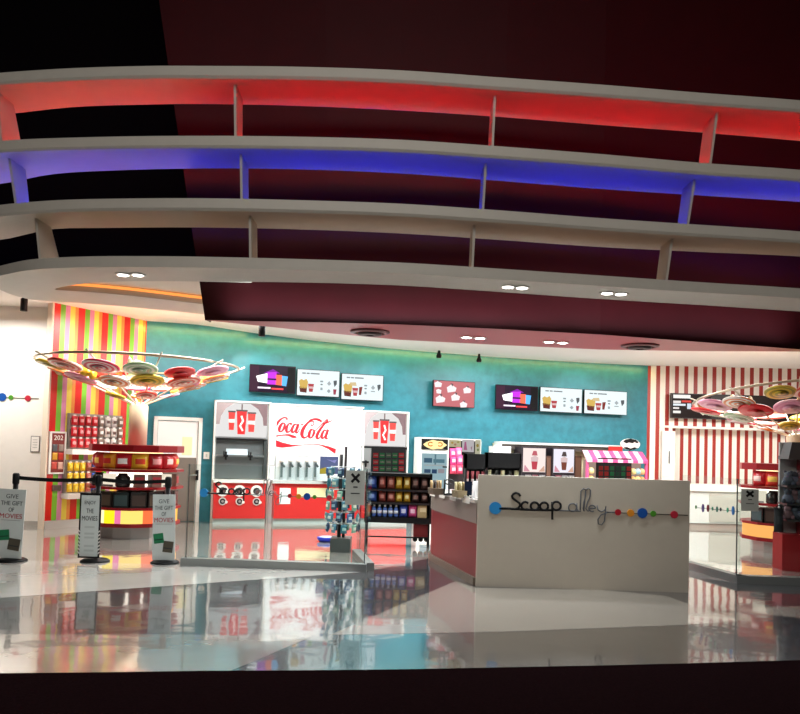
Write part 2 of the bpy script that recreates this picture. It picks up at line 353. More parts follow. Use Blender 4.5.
# ================================================================== CANOPY of four curved bands
T1 = [(-120, 80), (0, 69.5), (75, 65), (150, 63), (200, 63.5), (300, 65.5), (400, 69), (500, 75), (600, 82), (700, 89.5), (800, 97.5), (920, 108)]
B1 = [(-120, 94), (0, 84), (75, 79.5), (150, 77.5), (200, 77.5), (300, 78.5), (400, 82), (500, 89), (600, 96), (700, 104), (800, 111.5), (920, 123)]
U1 = [(-120, 126), (0, 115), (75, 107), (150, 104.5), (200, 104), (300, 106), (400, 110.5), (500, 117), (600, 125), (700, 132.5), (800, 141), (920, 152)]
T2 = [(-120, 150), (0, 138.5), (100, 133.5), (200, 132.5), (300, 134.5), (400, 138.5), (500, 144), (600, 151.5), (700, 159.5), (800, 166.5), (920, 178)]
B2 = [(-120, 163), (0, 152), (100, 148.5), (200, 147.5), (300, 148.5), (400, 151.5), (500, 158), (600, 165.5), (700, 174), (800, 181), (920, 193)]
U2 = [(-120, 196), (0, 184), (50, 174.5), (100, 171), (200, 168.5), (300, 169.5), (400, 173.5), (500, 181), (600, 189), (700, 195.5), (800, 202), (920, 212)]
T3 = [(-120, 215), (0, 202), (50, 198), (100, 196), (200, 195.5), (300, 198), (400, 202.5), (500, 209), (600, 215.5), (700, 222.5), (800, 229.5), (920, 240)]
B3 = [(-120, 230), (0, 216), (50, 212), (100, 210.5), (200, 210), (300, 212), (400, 215.5), (500, 222), (600, 229.5), (700, 236), (800, 242.5), (920, 253)]
U3 = [(-120, 250), (0, 240), (50, 229.5), (100, 228), (200, 227.5), (300, 229.5), (400, 233.5), (500, 240), (600, 247), (700, 252), (800, 256.5), (920, 266)]
xs = [-110+i*15 for i in range(69)]
canopy = thing('curved_canopy', 'four stacked curved grey-white bands arching over the shop front', 'canopy', (0, 0, 0))
PLAS = M('c9c4ba', .5, noise=.02)
zb = [5.41, 4.67, 4.01, 3.40]
rings = []
def band(T, B, U, z, top=None, lab=None):
    g = [smooth_tab(B, x) for x in xs]; f = [onz(x, y, z) for x, y in zip(xs, g)]
    hh = .125; u = [onz(x, smooth_tab(U, x), z) for x in xs]
    zt = z+hh; m_ = len(xs); mb = MB(); e = .025
    prof = []
    for a, b in zip(f, u):
        d = (b-a); d.z = 0; d.normalize()
        prof.append([(a.x, a.y, zt), (a.x, a.y, z+e), (a.x+d.x*e, a.y+d.y*e, z), (b.x, b.y, z), (b.x, b.y, zt)])
    vs = [p for q in prof for p in q]; fs = []
    for i in range(m_-1):
        for j in range(5): fs.append((i*5+j, i*5+(j+1) % 5, (i+1)*5+(j+1) % 5, (i+1)*5+j))
    mb.add(vs, fs, PLAS); mb.build('band', canopy, lab); return f, u, zt
R1 = band(T1, B1, U1, zb[0], lab='top band with red-lit underside')
R2 = band(T2, B2, U2, zb[1], lab='second band with blue-lit underside')
R3 = band(T3, B3, U3, zb[2], lab='third band with warm grey underside')
# lowest band: turns round at its left end into a flat soffit with an opening
outer = [(x, y) for x, y in [(920, 308), (800, 298.5), (700, 292.5), (600, 286), (500, 279.5), (400, 273.5), (300, 270), (200, 267.6), (140, 267), (100, 267), (60, 268), (30, 270), (8, 274), (-10, 279), (-8, 285), (5, 292), (26, 298.5), (52, 301.5), (80, 303), (105, 305), (150, 309), (205, 314.5), (260, 321)]]
inner = [(920, 319), (800, 311.5), (700, 305), (600, 299), (500, 292), (400, 285.5), (300, 282.5), (200, 281.5), (150, 281.2), (120, 281.5), (95, 282.5), (78, 284.2), (64, 286.5), (57, 288.3), (55, 289.2), (58, 290), (66, 290.6), (78, 291.3), (95, 292.5), (115, 294.3), (142, 297), (205, 304.5), (260, 311)]
def resample(P, n_):
    Q = [Vector((x, y)) for x, y in P]; out = []
    for k_ in range(len(Q)-1):
        p0 = Q[k_-1] if k_ else Q[k_]; p1, p2 = Q[k_], Q[k_+1]; p3 = Q[k_+2] if k_+2 < len(Q) else p2
        for j in range(n_):
            t = j/n_; out.append(.5*((2*p1)+(p2-p0)*t+(2*p0-5*p1+4*p2-p3)*t*t+(3*p1-p0-3*p2+p3)*t**3))
    out.append(Q[-1]); return out
ou = [onz(p.x, p.y, zb[3]) for p in resample(outer, 4)]; inn = [onz(p.x, p.y, zb[3]) for p in resample(inner, 4)]
mb = MB(); m_ = len(ou); z0, z1 = zb[3], zb[3]+.115
vs = []
for a, b in zip(ou, inn):
    vs += [(a.x, a.y, z1), (a.x, a.y, z0), (b.x, b.y, z0), (b.x, b.y, z1)]
fs = []
for i in range(m_-1):
    for j in range(4): fs.append((i*4+j, i*4+(j+1) % 4, (i+1)*4+(j+1) % 4, (i+1)*4+j))
mb.add(vs, fs, PLAS); mb.build('band', canopy, 'lowest white band rounding off at its left end')
mb = MB(); h0 = m_//2-14
lid = [p for p in inn if p.x < -1.5]
mb.slab([(p.x, p.y) for p in lid], z1-.002, z1+.03, M('efe6d8', .6)); mb.build('recess_panel', canopy, 'pale panel closing the recess in the lowest band')
mb = MB(); fe = inn[-30:]
mb.tube([(p.x, p.y-.03, z1-.035) for p in fe], .018, M('ff9a4c', .5, emit=1.3)); mb.build('cove_light', canopy, 'amber light strip in the recess')
# fins
fx = [(-4.58, -4.42, -4.1), (-1.87, -1.78, -1.66), (.92, .84, .74), (3.42, 3.2, 2.98)]
RR = [R1, R2, R3, (ou[:60], inn[:60], z1)]
def depth_at(pts, X):
    return min(pts, key=lambda p: abs(p.x-X)).y
for row in fx:
    for i, X in enumerate(row):
        f, u, zt = RR[i]; f2, u2, zt2 = RR[i+1]
        ft, ut = depth_at(f, X), depth_at(u, X); f2y, u2y = depth_at(f2, X), depth_at(u2, X)
        zt_, zbm = zb[i]+.002, zt2-.002; h = .013
        mb = MB(); a0, a1, b0, b1 = ft+.16, ft+.5, f2y+.3, u2y-.01
        mb.add([(X-h, a0, zt_), (X-h, a1, zt_), (X-h, b1, zbm), (X-h, b0, zbm), (X+h, a0, zt_), (X+h, a1, zt_), (X+h, b1, zbm), (X+h, b0, zbm)],
               [(0, 1, 2, 3), (7, 6, 5, 4), (0, 4, 5, 1), (1, 5, 6, 2), (2, 6, 7, 3), (3, 7, 4, 0)], PLAS)
        mb.build('fin', canopy)
# LED strips lying on the bands, washing the band above
for i, col, e_ in ((1, 'ff0c14', 15), (2, '1822ff', 15), (3, 'ffc79a', 2.2)):
    f, u, zt = RR[i]; pts = []
    for a, b in list(zip(f, u))[::2]:
        d = (b-a); d.z = 0; L_ = d.length; d.normalize(); c_ = b-d*.10; pts.append((c_.x, c_.y, zt+.012))
    mb = MB(); mb.tube(pts, .012, M(col, .5, emit=e_*2), n=6); mb.build('light_strip', canopy, ('red', 'blue', 'warm white')[i-1]+' light strip lying on the band')

# downlights: pairs of small bright lamps
def downlight(px, py, z, label, group, e_=14):
    p = onz(px, py, z); mb = MB(); mb.lathe([(.06, -.012), (.085, -.012), (.085, 0), (.06, 0)], WHITE, 20)
    t = thing('downlight', label, 'ceiling light', (p.x, p.y, z), 0, group); mb.build('trim_ring', t)
    mb = MB(); mb.lathe([(.058, -.014), (.058, -.004)], M('fff6ea', .5, emit=e_), 20); mb.build('lamp', t)
for px, py, lb in [(123, 274.2, 'left lamp of the pair by the rounded left end'), (138, 274.4, 'right lamp of the pair by the rounded left end'),
                   (508, 286.3, 'left lamp of the lamp pair near the middle of the lowest band'), (522, 287.2, 'right lamp of the lamp pair near the middle of the lowest band'),
                   (607, 292.6, 'left lamp of the rightmost lamp pair in lowest band'), (621, 293.4, 'right lamp of the rightmost lamp pair in the lowest band')]:
    downlight(px, py, zb[3], 'small round '+lb, 'downlights in the lowest band')
for px, py, lb in [(466.5, 336.8, 'left lamp of the left pair in the maroon soffit'), (480, 337.6, 'right lamp of the left pair in the maroon soffit'), (549, 341.4, 'left lamp of the right pair in the maroon soffit'), (562.5, 342.2, 'right lamp of the right pair in the maroon soffit')]:
    downlight(px, py, ZB, 'bright round '+lb, 'downlights in the maroon soffit', 20)
for px, py, lb in [(370, 331.5, 'left one'), (640, 345.5, 'right one')]:
    p = onz(px, py, ZB); t = thing('air_diffuser', 'dark red round air diffuser in the maroon soffit, '+lb, 'air vent', (p.x, p.y, ZB), 0, 'air diffusers in the maroon soffit')
    mb = MB(); mb.lathe([(.25, 0), (.25, -.015), (.19, -.03), (.19, 0)], M('5a1018', .4), 28); mb.build('rim', t)
    mb = MB(); mb.lathe([(.15, -.0), (.15, -.045), (.05, -.05), (.05, 0)], M('2a070b', .5), 24); mb.build('cone', t)
for px, py, z, lb in [(262, 330, 3.3, 'black spotlight hanging before the teal wall near the red bulkhead'), (24, 305, 3.35, 'black spotlight hanging under the rounded canopy end at far left')]:
    p = aty(px, py, 12.0 if px > 100 else 12.3); t = thing('hanging_spotlight', lb, 'spotlight', (p.x, p.y, p.z))
    mb = MB(); mb.lathe([(.055, -.1), (.055, .1), (.03, .12)], BLACK, 16); mb.build('body', t)
    mb = MB(); mb.tube([(0, 0, .11), (0, 0, 3.88-p.z)], .012, BLACK); mb.build('stem', t)
for px, py in [(439, 354.7), (479, 359.0)]:
    b_ = aty(px, py, bw(px).y-.35); mb = MB(); mb.lathe([(.05, -.07), (.06, -.02), (.035, .03), (.02, .12)], BLACK, 14); o = mb.build('eyeball_spotlight')
    tag(o, 'small black spotlight above the teal wall, '+('left' if px < 450 else 'right')+' one of two', 'spotlight', 'black spots over the teal wall', b_)
for X, Y, tx, ty, tz, pw in [(-3.0, 14.2, -2.9, 15.4, 2.6, 60), (-.4, 14.8, -.3, 16.1, 2.5, 60), (1.8, 15.4, 1.6, 16.9, 2.5, 50), (4.3, 16.2, 4.2, 17.6, 2.6, 70)]:
    spot('wall_wash', (X, Y, 3.6), (tx, ty, tz), pw, (.9, 1, .93), 75, .8)

# ================================================================== helpers for things on a frame
def P2(fr, pts, off=0): return [fr.uz(x, y, off) for x, y in pts]
def bag_meshes(spec):
    return {k: MB().pillow(0, 0, 0, w_, h, d, M(a, .3), M(b, .4) if b else None).mesh('packet') for k, (w_, h, d, a, b) in spec.items()}
# ------------------------------------------------------------------ lettering of the sign with coloured dots
# counter front panel plane
ca, cb_ = onz(476, 586.5, 0), onz(688.5, 592.8, 0)
CF = Fr((ca.x, ca.y), (cb_.x, cb_.y))
u0s, z0s = CF.uz(495.3, 508)
def sg(pts):                     # strokes traced at 5.714x of the region starting at (480,480) -> metres from the first dot
    out = []
    for x, y in pts: u_, z_ = CF.uz(480+x/5.714, 480+y/5.714); out.append((u_-u0s, z_-z0s))
    return out
def arc(cx, cy, rx, ry, a0, a1, n=14): return [(cx+rx*math.cos(math.radians(a0+(a1-a0)*i/n)), cy+ry*math.sin(math.radians(a0+(a1-a0)*i/n))) for i in range(n+1)]
ST_BLACK = [([(110, 162), (170, 163), (200, 166), (218, 160), (229, 146), (226, 132), (206, 118), (188, 105), (182, 92), (190, 79), (205, 73), (222, 79), (230, 92)]),
            arc(258, 147, 22, 22, -40, -310), arc(312, 149, 23, 22, 0, 360, 20), arc(366, 150, 23, 22, 0, 360, 20), arc(436, 148, 25, 24, 0, 360, 20),
            [(412, 125), (413, 226)], [(176, 165), (300, 170), (420, 173)]]
ST_GREY = [[(420, 173), (560, 177)], arc(528, 157, 23, 23, 0, 360, 20), [(553, 132), (553, 165), (562, 178), (576, 178)], [(572, 172), (574, 120), (576, 65), (590, 48), (604, 56), (603, 90), (592, 130), (588, 165), (596, 178)],
           [(592, 178), (598, 110), (603, 62), (618, 46), (631, 58), (628, 95), (612, 130), (604, 165), (616, 178), (630, 170)], arc(640, 162, 19, 18, 0, -300), [(621, 163), (659, 160)],
           [(668, 145), (674, 170), (692, 182), (712, 172), (718, 150), (716, 190), (710, 235), (694, 256), (676, 250), (673, 225), (690, 200), (730, 184)], [(720, 184), (790, 184)]]
DOTS = [(617.8, 512.2, 3.1, 'a8202c'), (630.4, 512.9, 3.6, 'd98a2a'), (642.2, 513, 5, '1c4f9c'), (653, 513.6, 2.9, '4a8a2a'), (674, 514.6, 3.7, 'b22a3c')]
def sign(fr, off, parent_of, bu, bz, k, tail_only=False, black=BLACK, grey=M('5e6166', .4), t=.006):
    """parent_of: the thing; bu,bz: the first dot in the frame; k: size against the counter's sign"""
    def pl(strokes, r_, m, name, lab):
        mb = MB()
        for s_ in strokes: mb.tube([(bu+x*k, off-.006, bz+z*k) for x, z in sg(s_)], r_*k, m, 6)
        mb.build(name, parent_of, lab)
    if not tail_only:
        pl(ST_BLACK, .0135, black, 'lettering', 'black handwritten word Scoop'); pl(ST_GREY, .0075, grey, 'lettering', 'grey handwritten word alley')
        mb = MB(); mb.ydisc(bu, bz, .072*k, off-.014, off, M('2f86c4', .3), 28); mb.build('dot', parent_of, 'large light blue dot')
    a_, b_ = CF.uz((642 if tail_only else 612), 512.5+(1 if tail_only else 0)), CF.uz(687.5, 515.2)
    mb = MB(); mb.tube([(bu+(a_[0]-u0s)*k, off-.005, bz+(a_[1]-z0s)*k), (bu+(b_[0]-u0s)*k, off-.005, bz+(b_[1]-z0s)*k)], .0055*k, M('4a4538', .4), 6); mb.build('line', parent_of)
    for x, y, r_, c_ in DOTS[2 if tail_only else 0:]:
        u_, z_ = CF.uz(x, y); mb = MB(); mb.ydisc(bu+(u_-u0s)*k, bz+(z_-z0s)*k, r_*8.76/750*k, off-.014, off, M(c_, .3), 24)
        mb.build('dot', parent_of, {'a8202c': 'red dot', 'd98a2a': 'orange dot', '1c4f9c': 'dark blue dot', '4a8a2a': 'small green dot', 'b22a3c': 'pinkish red dot'}[c_])

# ================================================================== ISLAND COUNTER
ct = thing('service_counter', 'island counter with cream front panel reading Scoop alley and red side', 'counter', CF.A, CF.rz)
PAN = M('b9afa0', .42, noise=.015)
zt = CF.rect(478, 477.8, 690, 590)[3]; LP = CF.L
def loc(p): d = Vector((p.x, p.y, 0))-CF.A; return d.dot(CF.u), d.dot(CF.n)
fl = loc(onz(431, 560, 0)); nl = (0.0, .06)
mb = MB(); mb.box(0, LP, 0, .08, 0, zt, PAN)
mb.build('front_panel', ct)
fl2 = (fl[0], fl[1]); base = [nl, (LP-.02, .06), (LP-.02, fl2[1]+.3), (fl2[0]+.0, fl2[1]+.3), fl2]
def inset(d): return [(nl[0]+d, .08), (LP-.04, .08), (LP-.04, fl2[1]+.3), (fl2[0]+d, fl2[1]+.3), (fl2[0]+d, fl2[1])]
mb = MB(); mb.slab([(x-(.03 if i in (0, 3, 4) else 0), y) for i, (x, y) in enumerate(inset(0))], 0, .09, M('6f6255', .35, noise=.15)); mb.build('plinth', ct, 'brown stone plinth')
mb = MB(); mb.slab(inset(.0), .09, .72, M('7a1a1e', .35)); mb.build('side_panel', ct, 'dark red side panel')
mb = MB(); mb.slab(inset(-.01), .72, .96, M('857a72', .4)); mb.build('display_band', ct, 'taupe band under the worktop')
mb = MB(); mb.slab(inset(-.03), .96, 1.0, M('c9c3bc', .25)); mb.build('worktop', ct)
sign(CF, 0, ct, u0s, z0s, 1)
SF = Fr(*( [ (CF.w(*fl2).x, CF.w(*fl2).y), (CF.w(*nl).x, CF.w(*nl).y) ] ))
for k_, (x0, x1, y0, y1) in enumerate([(430.5, 435.5, 489.5, 496), (440, 445, 491, 498), (450.5, 456, 493.5, 500.5), (463, 470, 496, 503)]):
    r_ = SF.rect(x0, y0, x1, y1, -.04); mb = MB(); mb.box(r_[0], r_[1], -.006, 0, r_[2], r_[3], WHITE); o = mb.build('price_card')
    tag(o, 'white price card on the counter side edge, '+ORD[k_]+' from the far left end', 'card', 'price cards on the counter edge', SF.w(0, -.045), SF.rz)
# things standing on the island counter
def on_counter(px, Y): p = aty(px, 485, Y); return Vector((p.x, p.y, 1.0))
def basket(px, Y, w_, h, cbody, items, label):
    t = thing('snack_basket', label, 'basket', on_counter(px, Y), .3, None)
    mb = MB(); mb.prism([(-w_/2*.8, 0), (w_/2*.8, 0), (w_/2, h*.5), (-w_/2, h*.5)], -.1, .1, M(cbody, .5)); mb.build('tray', t)
    mb = MB()
    for i in range(4): mb.pillow(-w_/2+w_*(i+.5)/4, 0, .02+h*.2, w_/4.4, h*.8, .06, M(items[i % len(items)], .35))
    mb.build('packets', t)
basket(436, 9.75, .16, .16, '6b5a4a', ('c7a878', '3c2a22', 'a98a60'), 'small brown snack basket on the far left end of the island counter')
basket(459.5, 9.3, .13, .17, '8a7a5c', ('d8cfa8', '9a8a5a'), 'small tan basket beside the dark screen on the island counter')
t = thing('scoop_stand', 'dark stand with curled handles between the two snack baskets', 'stand', on_counter(449, 9.6))
mb = MB(); mb.lathe([(.07, 0), (.07, .02), (.012, .03), (.012, .17)], BLACK, 16); mb.build('base', t)
mb = MB(); mb.tube([(x_*.06, 0, .17+z_*.03) for x_, z_ in arc(0, 0, 1, 1, 0, 320, 16)], .008, DARK); mb.tube([(-.06, 0, .02), (-.055, 0, .2)], .011, BLACK); mb.build('handle', t)
t = thing('payment_screen', 'dark blue payment screen on the island counter beside the white register', 'screen', on_counter(468.5, 9.25), -.25)
mb = MB(); mb.box(-.045, .045, -.01, .015, .03, .2, M('1a2438', .25)); mb.build('screen', t); mb = MB(); mb.slab([(-.04, -.05), (.04, -.05), (.04, .05), (-.04, .05)], 0, .015, BLACK); mb.box(-.01, .01, .0, .02, .01, .08, BLACK); mb.build('foot', t)
t = thing('cash_register', 'white slanted register at the corner of the cream counter panel', 'register', on_counter(478, 9.3), .1)
mb = MB(); mb.prism([(-.07, 0), (.2, 0), (.2, .2), (-.03, .2)], -.12, .14, M('eceef0', .3)); mb.build('body', t)
mb = MB(); mb.box(0, .16, -.13, -.12, .06, .17, M('9fb6c8', .2)); mb.build('display', t)
def cup_stand(x0, x1, ytop, Y, ncup, label, cups):
    a_, b_ = aty(x0, 470, Y), aty(x1, 470, Y); w_ = b_.x-a_.x; top = aty((x0+x1)/2, ytop, Y).z; t = thing('cup_stand', label, 'cup stand', (a_.x, Y, 1.0))
    h = top-1.0; mb = MB(); mb.box(0, w_, 0, .3, h*.62, h, BLACK); mb.box(0, w_, .24, .3, 0, h*.62, BLACK); mb.box(0, .02, 0, .3, 0, h, BLACK); mb.box(w_-.02, w_, 0, .3, 0, h, BLACK); mb.box(0, w_, 0, .3, h*.2, h*.24, BLACK); mb.build('cabinet', t)
    for i in range(ncup):
        mb = MB(); x_ = w_*(i+.5)/ncup; r_ = w_/ncup*.34; c1, c2 = cups[i % len(cups)]
        mb.lathe([(r_*.75, 0), (r_*.85, h*.12)], M(c1, .4), 14, (x_, .1, h*.24)); mb.lathe([(r_*.85, h*.12), (r_, h*.3), (r_*1.02, h*.32)], M(c2, .4), 14, (x_, .1, h*.24)); mb.build('cup', t)
cup_stand(465.5, 486.5, 454, 10.2, 4, 'black stand of pink and white cups left behind the cream panel', [('e8dcd8', 'd8707c')])
cup_stand(486.6, 521, 453, 10.6, 5, 'wide black stand of cream-labelled cups behind the cream panel', [('e07a8c', 'e4e2b4'), ('4a5a4a', '20241f')])

# ================================================================== GLASS BARRIERS ON KERBS
KM = M('8f9290', .35, .5); 
def glassrail(name, label, segs, ztop, h=.1):
    t = thing(name, label, 'glass barrier')
    for a_, b_, tx in segs:
        f_ = Fr((a_.x, a_.y), (b_.x, b_.y)); mb = MB()
        def bx(x0, x1, y0, y1, z0, z1, m):
            vs = [(f_.w(x, y).x, f_.w(x, y).y, z) for z in (z0, z1) for y in (y0, y1) for x in (x0, x1)]
            mb.add(vs, [(0, 2, 3, 1), (4, 5, 7, 6), (0, 1, 5, 4), (2, 6, 7, 3), (0, 4, 6, 2), (1, 3, 7, 5)], m)
        bx(0, f_.L, 0, .12, 0, h, KM); mb.build('kerb', t, 'low brushed metal kerb')
        mb = MB(); bx(.03, f_.L-.03, .055, .063, h, ztop, GLASS); mb.build('glass_pane', t)
        mb = MB()
        for u_ in tx: bx(u_*f_.L, u_*f_.L+.012, .05, .068, h, ztop, M('5c6663', .2, .4))
        if tx: mb.build('edge_strip', t)
    return t
K0, K1, K2 = onz(180, 566, 0), onz(366, 572.5, 0), onz(352, 556, 0)
gl = glassrail('glass_barrier', 'clear glass barrier on metal kerb before the drinks wall', [(K0, K1, (.02, .985)), (K2, K1+Vector((-.02, .12, 0)), ())], 1.3)
GF = Fr((K0.x, K0.y), (K1.x, K1.y))
bu, bz = GF.uz(203, 493); t = thing('glass_lettering', 'Scoop alley lettering with coloured dots on the left glass barrier', 'sign', GF.A, GF.rz)
ku = (GF.uz(329, 498)[0]-bu)/(CF.uz(674, 514.6)[0]-u0s); sign(GF, .05, t, bu, bz, ku)
J0, J1, J2 = onz(686, 574, 0), onz(737, 583.6, 0), onz(860, 588, 0)
J0b = onz(676, 566, 0)
gr = glassrail('glass_barrier', 'clear glass barrier on metal kerb at far right before the candy stand', [(J0b, J1, ()), (J1, J2, (.005,))], 1.32)
JF = Fr((J0b.x, J0b.y), (J1.x, J1.y)); t = thing('glass_lettering', 'row of coloured dots on the right glass barrier seen at a slant', 'sign', JF.A, JF.rz)
mb = MB(); a_, b_ = JF.uz(692, 507.5), JF.uz(736, 511.5); mb.tube([(a_[0], .05, a_[1]), (b_[0], .05, b_[1])], .004, M('3a4a4a', .4), 6); mb.build('line', t)
for x, y, r_, c_ in [(693, 507, 2, '3f8a4a'), (700, 508, 4.5, '4a4a78'), (705, 508.2, 4, '6a1c2c'), (709.5, 508.6, 2, '2f8a6a'), (714, 509.2, 3, '2d6a5a'), (717.5, 509.4, 2, '26303a'), (724.5, 510, 2.5, '3f9a7a'), (730, 510.5, 4.5, '2a6aa8'), (734, 511, 2, '3a8ac0')]:
    u_, z_ = JF.uz(x, y); mb = MB(); mb.ydisc(u_, z_, r_*.0137*.42, .04, .052, M(c_, .3), 18, r_*.0125); mb.build('dot', t)
def xsign(fr, x0, y0, x1, y1, off, label):
    r_ = fr.rect(x0, y0, x1, y1, off); w_, h = r_[1]-r_[0], r_[3]-r_[2]
    t = thing('notice', label, 'sign', fr.w(r_[0], off, r_[2]), fr.rz, None)
    mb = MB(); mb.box(0, w_, -.004, 0, 0, h, M('a9aaa2', .4)); mb.build('sheet', t)
    mb = MB(); c_ = w_*.5; d = w_*.2
    mb.ribbon([(c_-d, h*.9), (c_+d, h*.66)], w_*.13, -.007, -.004, BLACK); mb.ribbon([(c_+d, h*.9), (c_-d, h*.66)], w_*.13, -.007, -.004, BLACK); mb.build('cross', t, 'bold black X')
    mb = MB(); mb.box(w_*.4, w_*.62, -.006, -.004, h*.5, h*.54, DARK); mb.box(w_*.28, w_*.74, -.006, -.004, h*.32, h*.35, DARK); mb.build('small_print', t)
xsign(GF, 345.5, 470.5, 365, 505, .04, 'grey notice with black X on the left glass barrier')
JG = Fr((J1.x, J1.y), (J2.x, J2.y)); xsign(JG, 741, 489, 758.5, 511, .04, 'grey notice with black X on the right glass barrier')

# ================================================================== BARRIER POSTS WITH SIGNS AND BELT
def post(px, py, label, sign_rect, kind, tilt=0, belt_to=None, rz=0):
    b_ = onz(px, py, 0); t = thing('barrier_post', label, 'barrier post', (b_.x, b_.y, 0), 0, 'posts of the queue barrier')
    mb = MB(); mb.lathe([(.18, 0), (.185, .012), (.15, .035), (.05, .05), (.035, .07)], BLACK, 32); mb.build('base', t)
    mb = MB(); mb.lathe([(.032, .05), (.032, 1.0)], BLACK, 18); mb.build('pole', t)
    mb = MB(); mb.lathe([(.038, .98), (.042, 1.0), (.042, 1.1), (.03, 1.12)], BLACK, 18); mb.build('head', t)
    if belt_to:
        e_ = onz(belt_to[0], belt_to[1], 0)-b_; mb = MB(); L_ = e_.length; q = e_.normalized()
        vs = []
        for i in range(13):
            s_ = i/12; z_ = 1.035-.02*math.sin(math.pi*s_); p = q*(.04+(L_-.08)*s_)
            for dz in (0, .048): 
                for dy in (0, .004): vs.append((p.x, p.y+dy, z_+dz))
        fs = []
        for i in range(12):
            k_ = i*4; fs += [(k_, k_+4, k_+6, k_+2), (k_+1, k_+3, k_+7, k_+5), (k_+2, k_+6, k_+7, k_+3), (k_, k_+1, k_+5, k_+4)]
        mb.add(vs, fs, BLACK); mb.build('belt', t, 'black webbing belt')
    x0, y0, x1, y1 = sign_rect; f_ = Fr((b_.x-1, b_.y), (b_.x+1, b_.y)); off = -.07; r_ = f_.rect(x0, y0, x1, y1, off)
    w_, h = r_[1]-r_[0], r_[3]-r_[2]; o_x = (r_[0]+r_[1])/2-1
    pm = MB(); white = M('c3cac8', .35); pm.box(-w_/2, w_/2, 0, .012, 0, h, white if kind == 'gift' else BLACK)
    if kind != 'gift': pm.box(-w_/2*.84, w_/2*.84, -.004, 0, .02, h-.03, white)
    p = pm.build('sign_panel', t); p.location = (o_x, off, r_[2]); p.rotation_euler = (0, tilt, rz)
    mb = MB(); tx = M('3c4448', .5); dk = M('26282a', .5)
    if kind == 'gift':
        text_mb(mb, 'GIVE', 0, h*.865, h*.062, w_*.46, -.001, tx); text_mb(mb, 'THE GIFT', 0, h*.765, h*.062, w_*.82, -.001, tx); text_mb(mb, 'OF', 0, h*.67, h*.062, w_*.2, -.001, tx)
        mb.build('lettering', p, 'grey words GIVE THE GIFT OF'); mb = MB(); text_mb(mb, 'MOVIES', 0, h*.575, h*.068, w_*.84, -.001, M('a3182c', .5)); mb.build('lettering', p, 'red word MOVIES')
        mb = MB(); mb.box(-w_*.36, w_*.36, -.002, 0, h*.545, h*.549, tx); mb.build('rule', p)
        def card(cx, cz, w2, h2, an, m, m2):
            mb = MB(); ca_, sa = math.cos(an), math.sin(an)
            def q(a, b): return (cx+a*ca_-b*sa, cz+a*sa+b*ca_)
            mb.prism([q(-w2, -h2), q(w2, -h2), q(w2, h2), q(-w2, h2)], -.005, 0, m); mb.prism([q(-w2*.9, -h2*.35), q(w2*.9, -h2*.35), q(w2*.9, -h2*.15), q(-w2*.9, -h2*.15)], -.007, -.005, m2)
            mb.build('gift_card', p, 'green gift card' if m2 != dk else 'dark brown gift card')
        card(-w_*.22, h*.33, w_*.22, h*.075, .12, M('17734a', .4), M('0c3a28', .4)); card(w_*.2, h*.2, w_*.22, h*.085, -.12, M('4a4438', .4), dk)
    else:
        text_mb(mb, 'ENJOY', 0, h*.81, h*.07, w_*.52, -.005, dk); text_mb(mb, 'THE', 0, h*.69, h*.07, w_*.34, -.005, dk); text_mb(mb, 'MOVIES', 0, h*.575, h*.072, w_*.72, -.005, dk); mb.build('lettering', p, 'black words ENJOY THE MOVIES')
        mb = MB(); fz = M('aeb6b4', .5)
        for k_, z_ in enumerate((.46, .36, .3, .17, .1)): mb.box(-w_*.22, w_*.24, -.005, -.004, h*z_, h*(z_+.03), fz)
        for k_ in range(7):
            for sx in (-1, 1): mb.prism([(sx*w_*.43, h*(.06+k_*.055)), (sx*w_*.5, h*(.08+k_*.055)), (sx*w_*.5, h*(.1+k_*.055)), (sx*w_*.43, h*(.08+k_*.055))], -.003, 0, WHITE)
        mb.build('border', p, 'faint print and diagonal edge stripes')
post(12, 561, 'black barrier post at far left with GIVE THE GIFT OF MOVIES board', (-4, 489, 22.5, 558), 'gift', .03, (95, 561.5))
post(95, 561.5, 'middle barrier post with black-framed ENJOY THE MOVIES board', (79, 493, 100.5, 558), 'enjoy', -.005, (165, 563))
post(165, 563, 'right barrier post whose MOVIES board stands by the glass', (153.5, 494.5, 176, 560), 'gift', -.03)

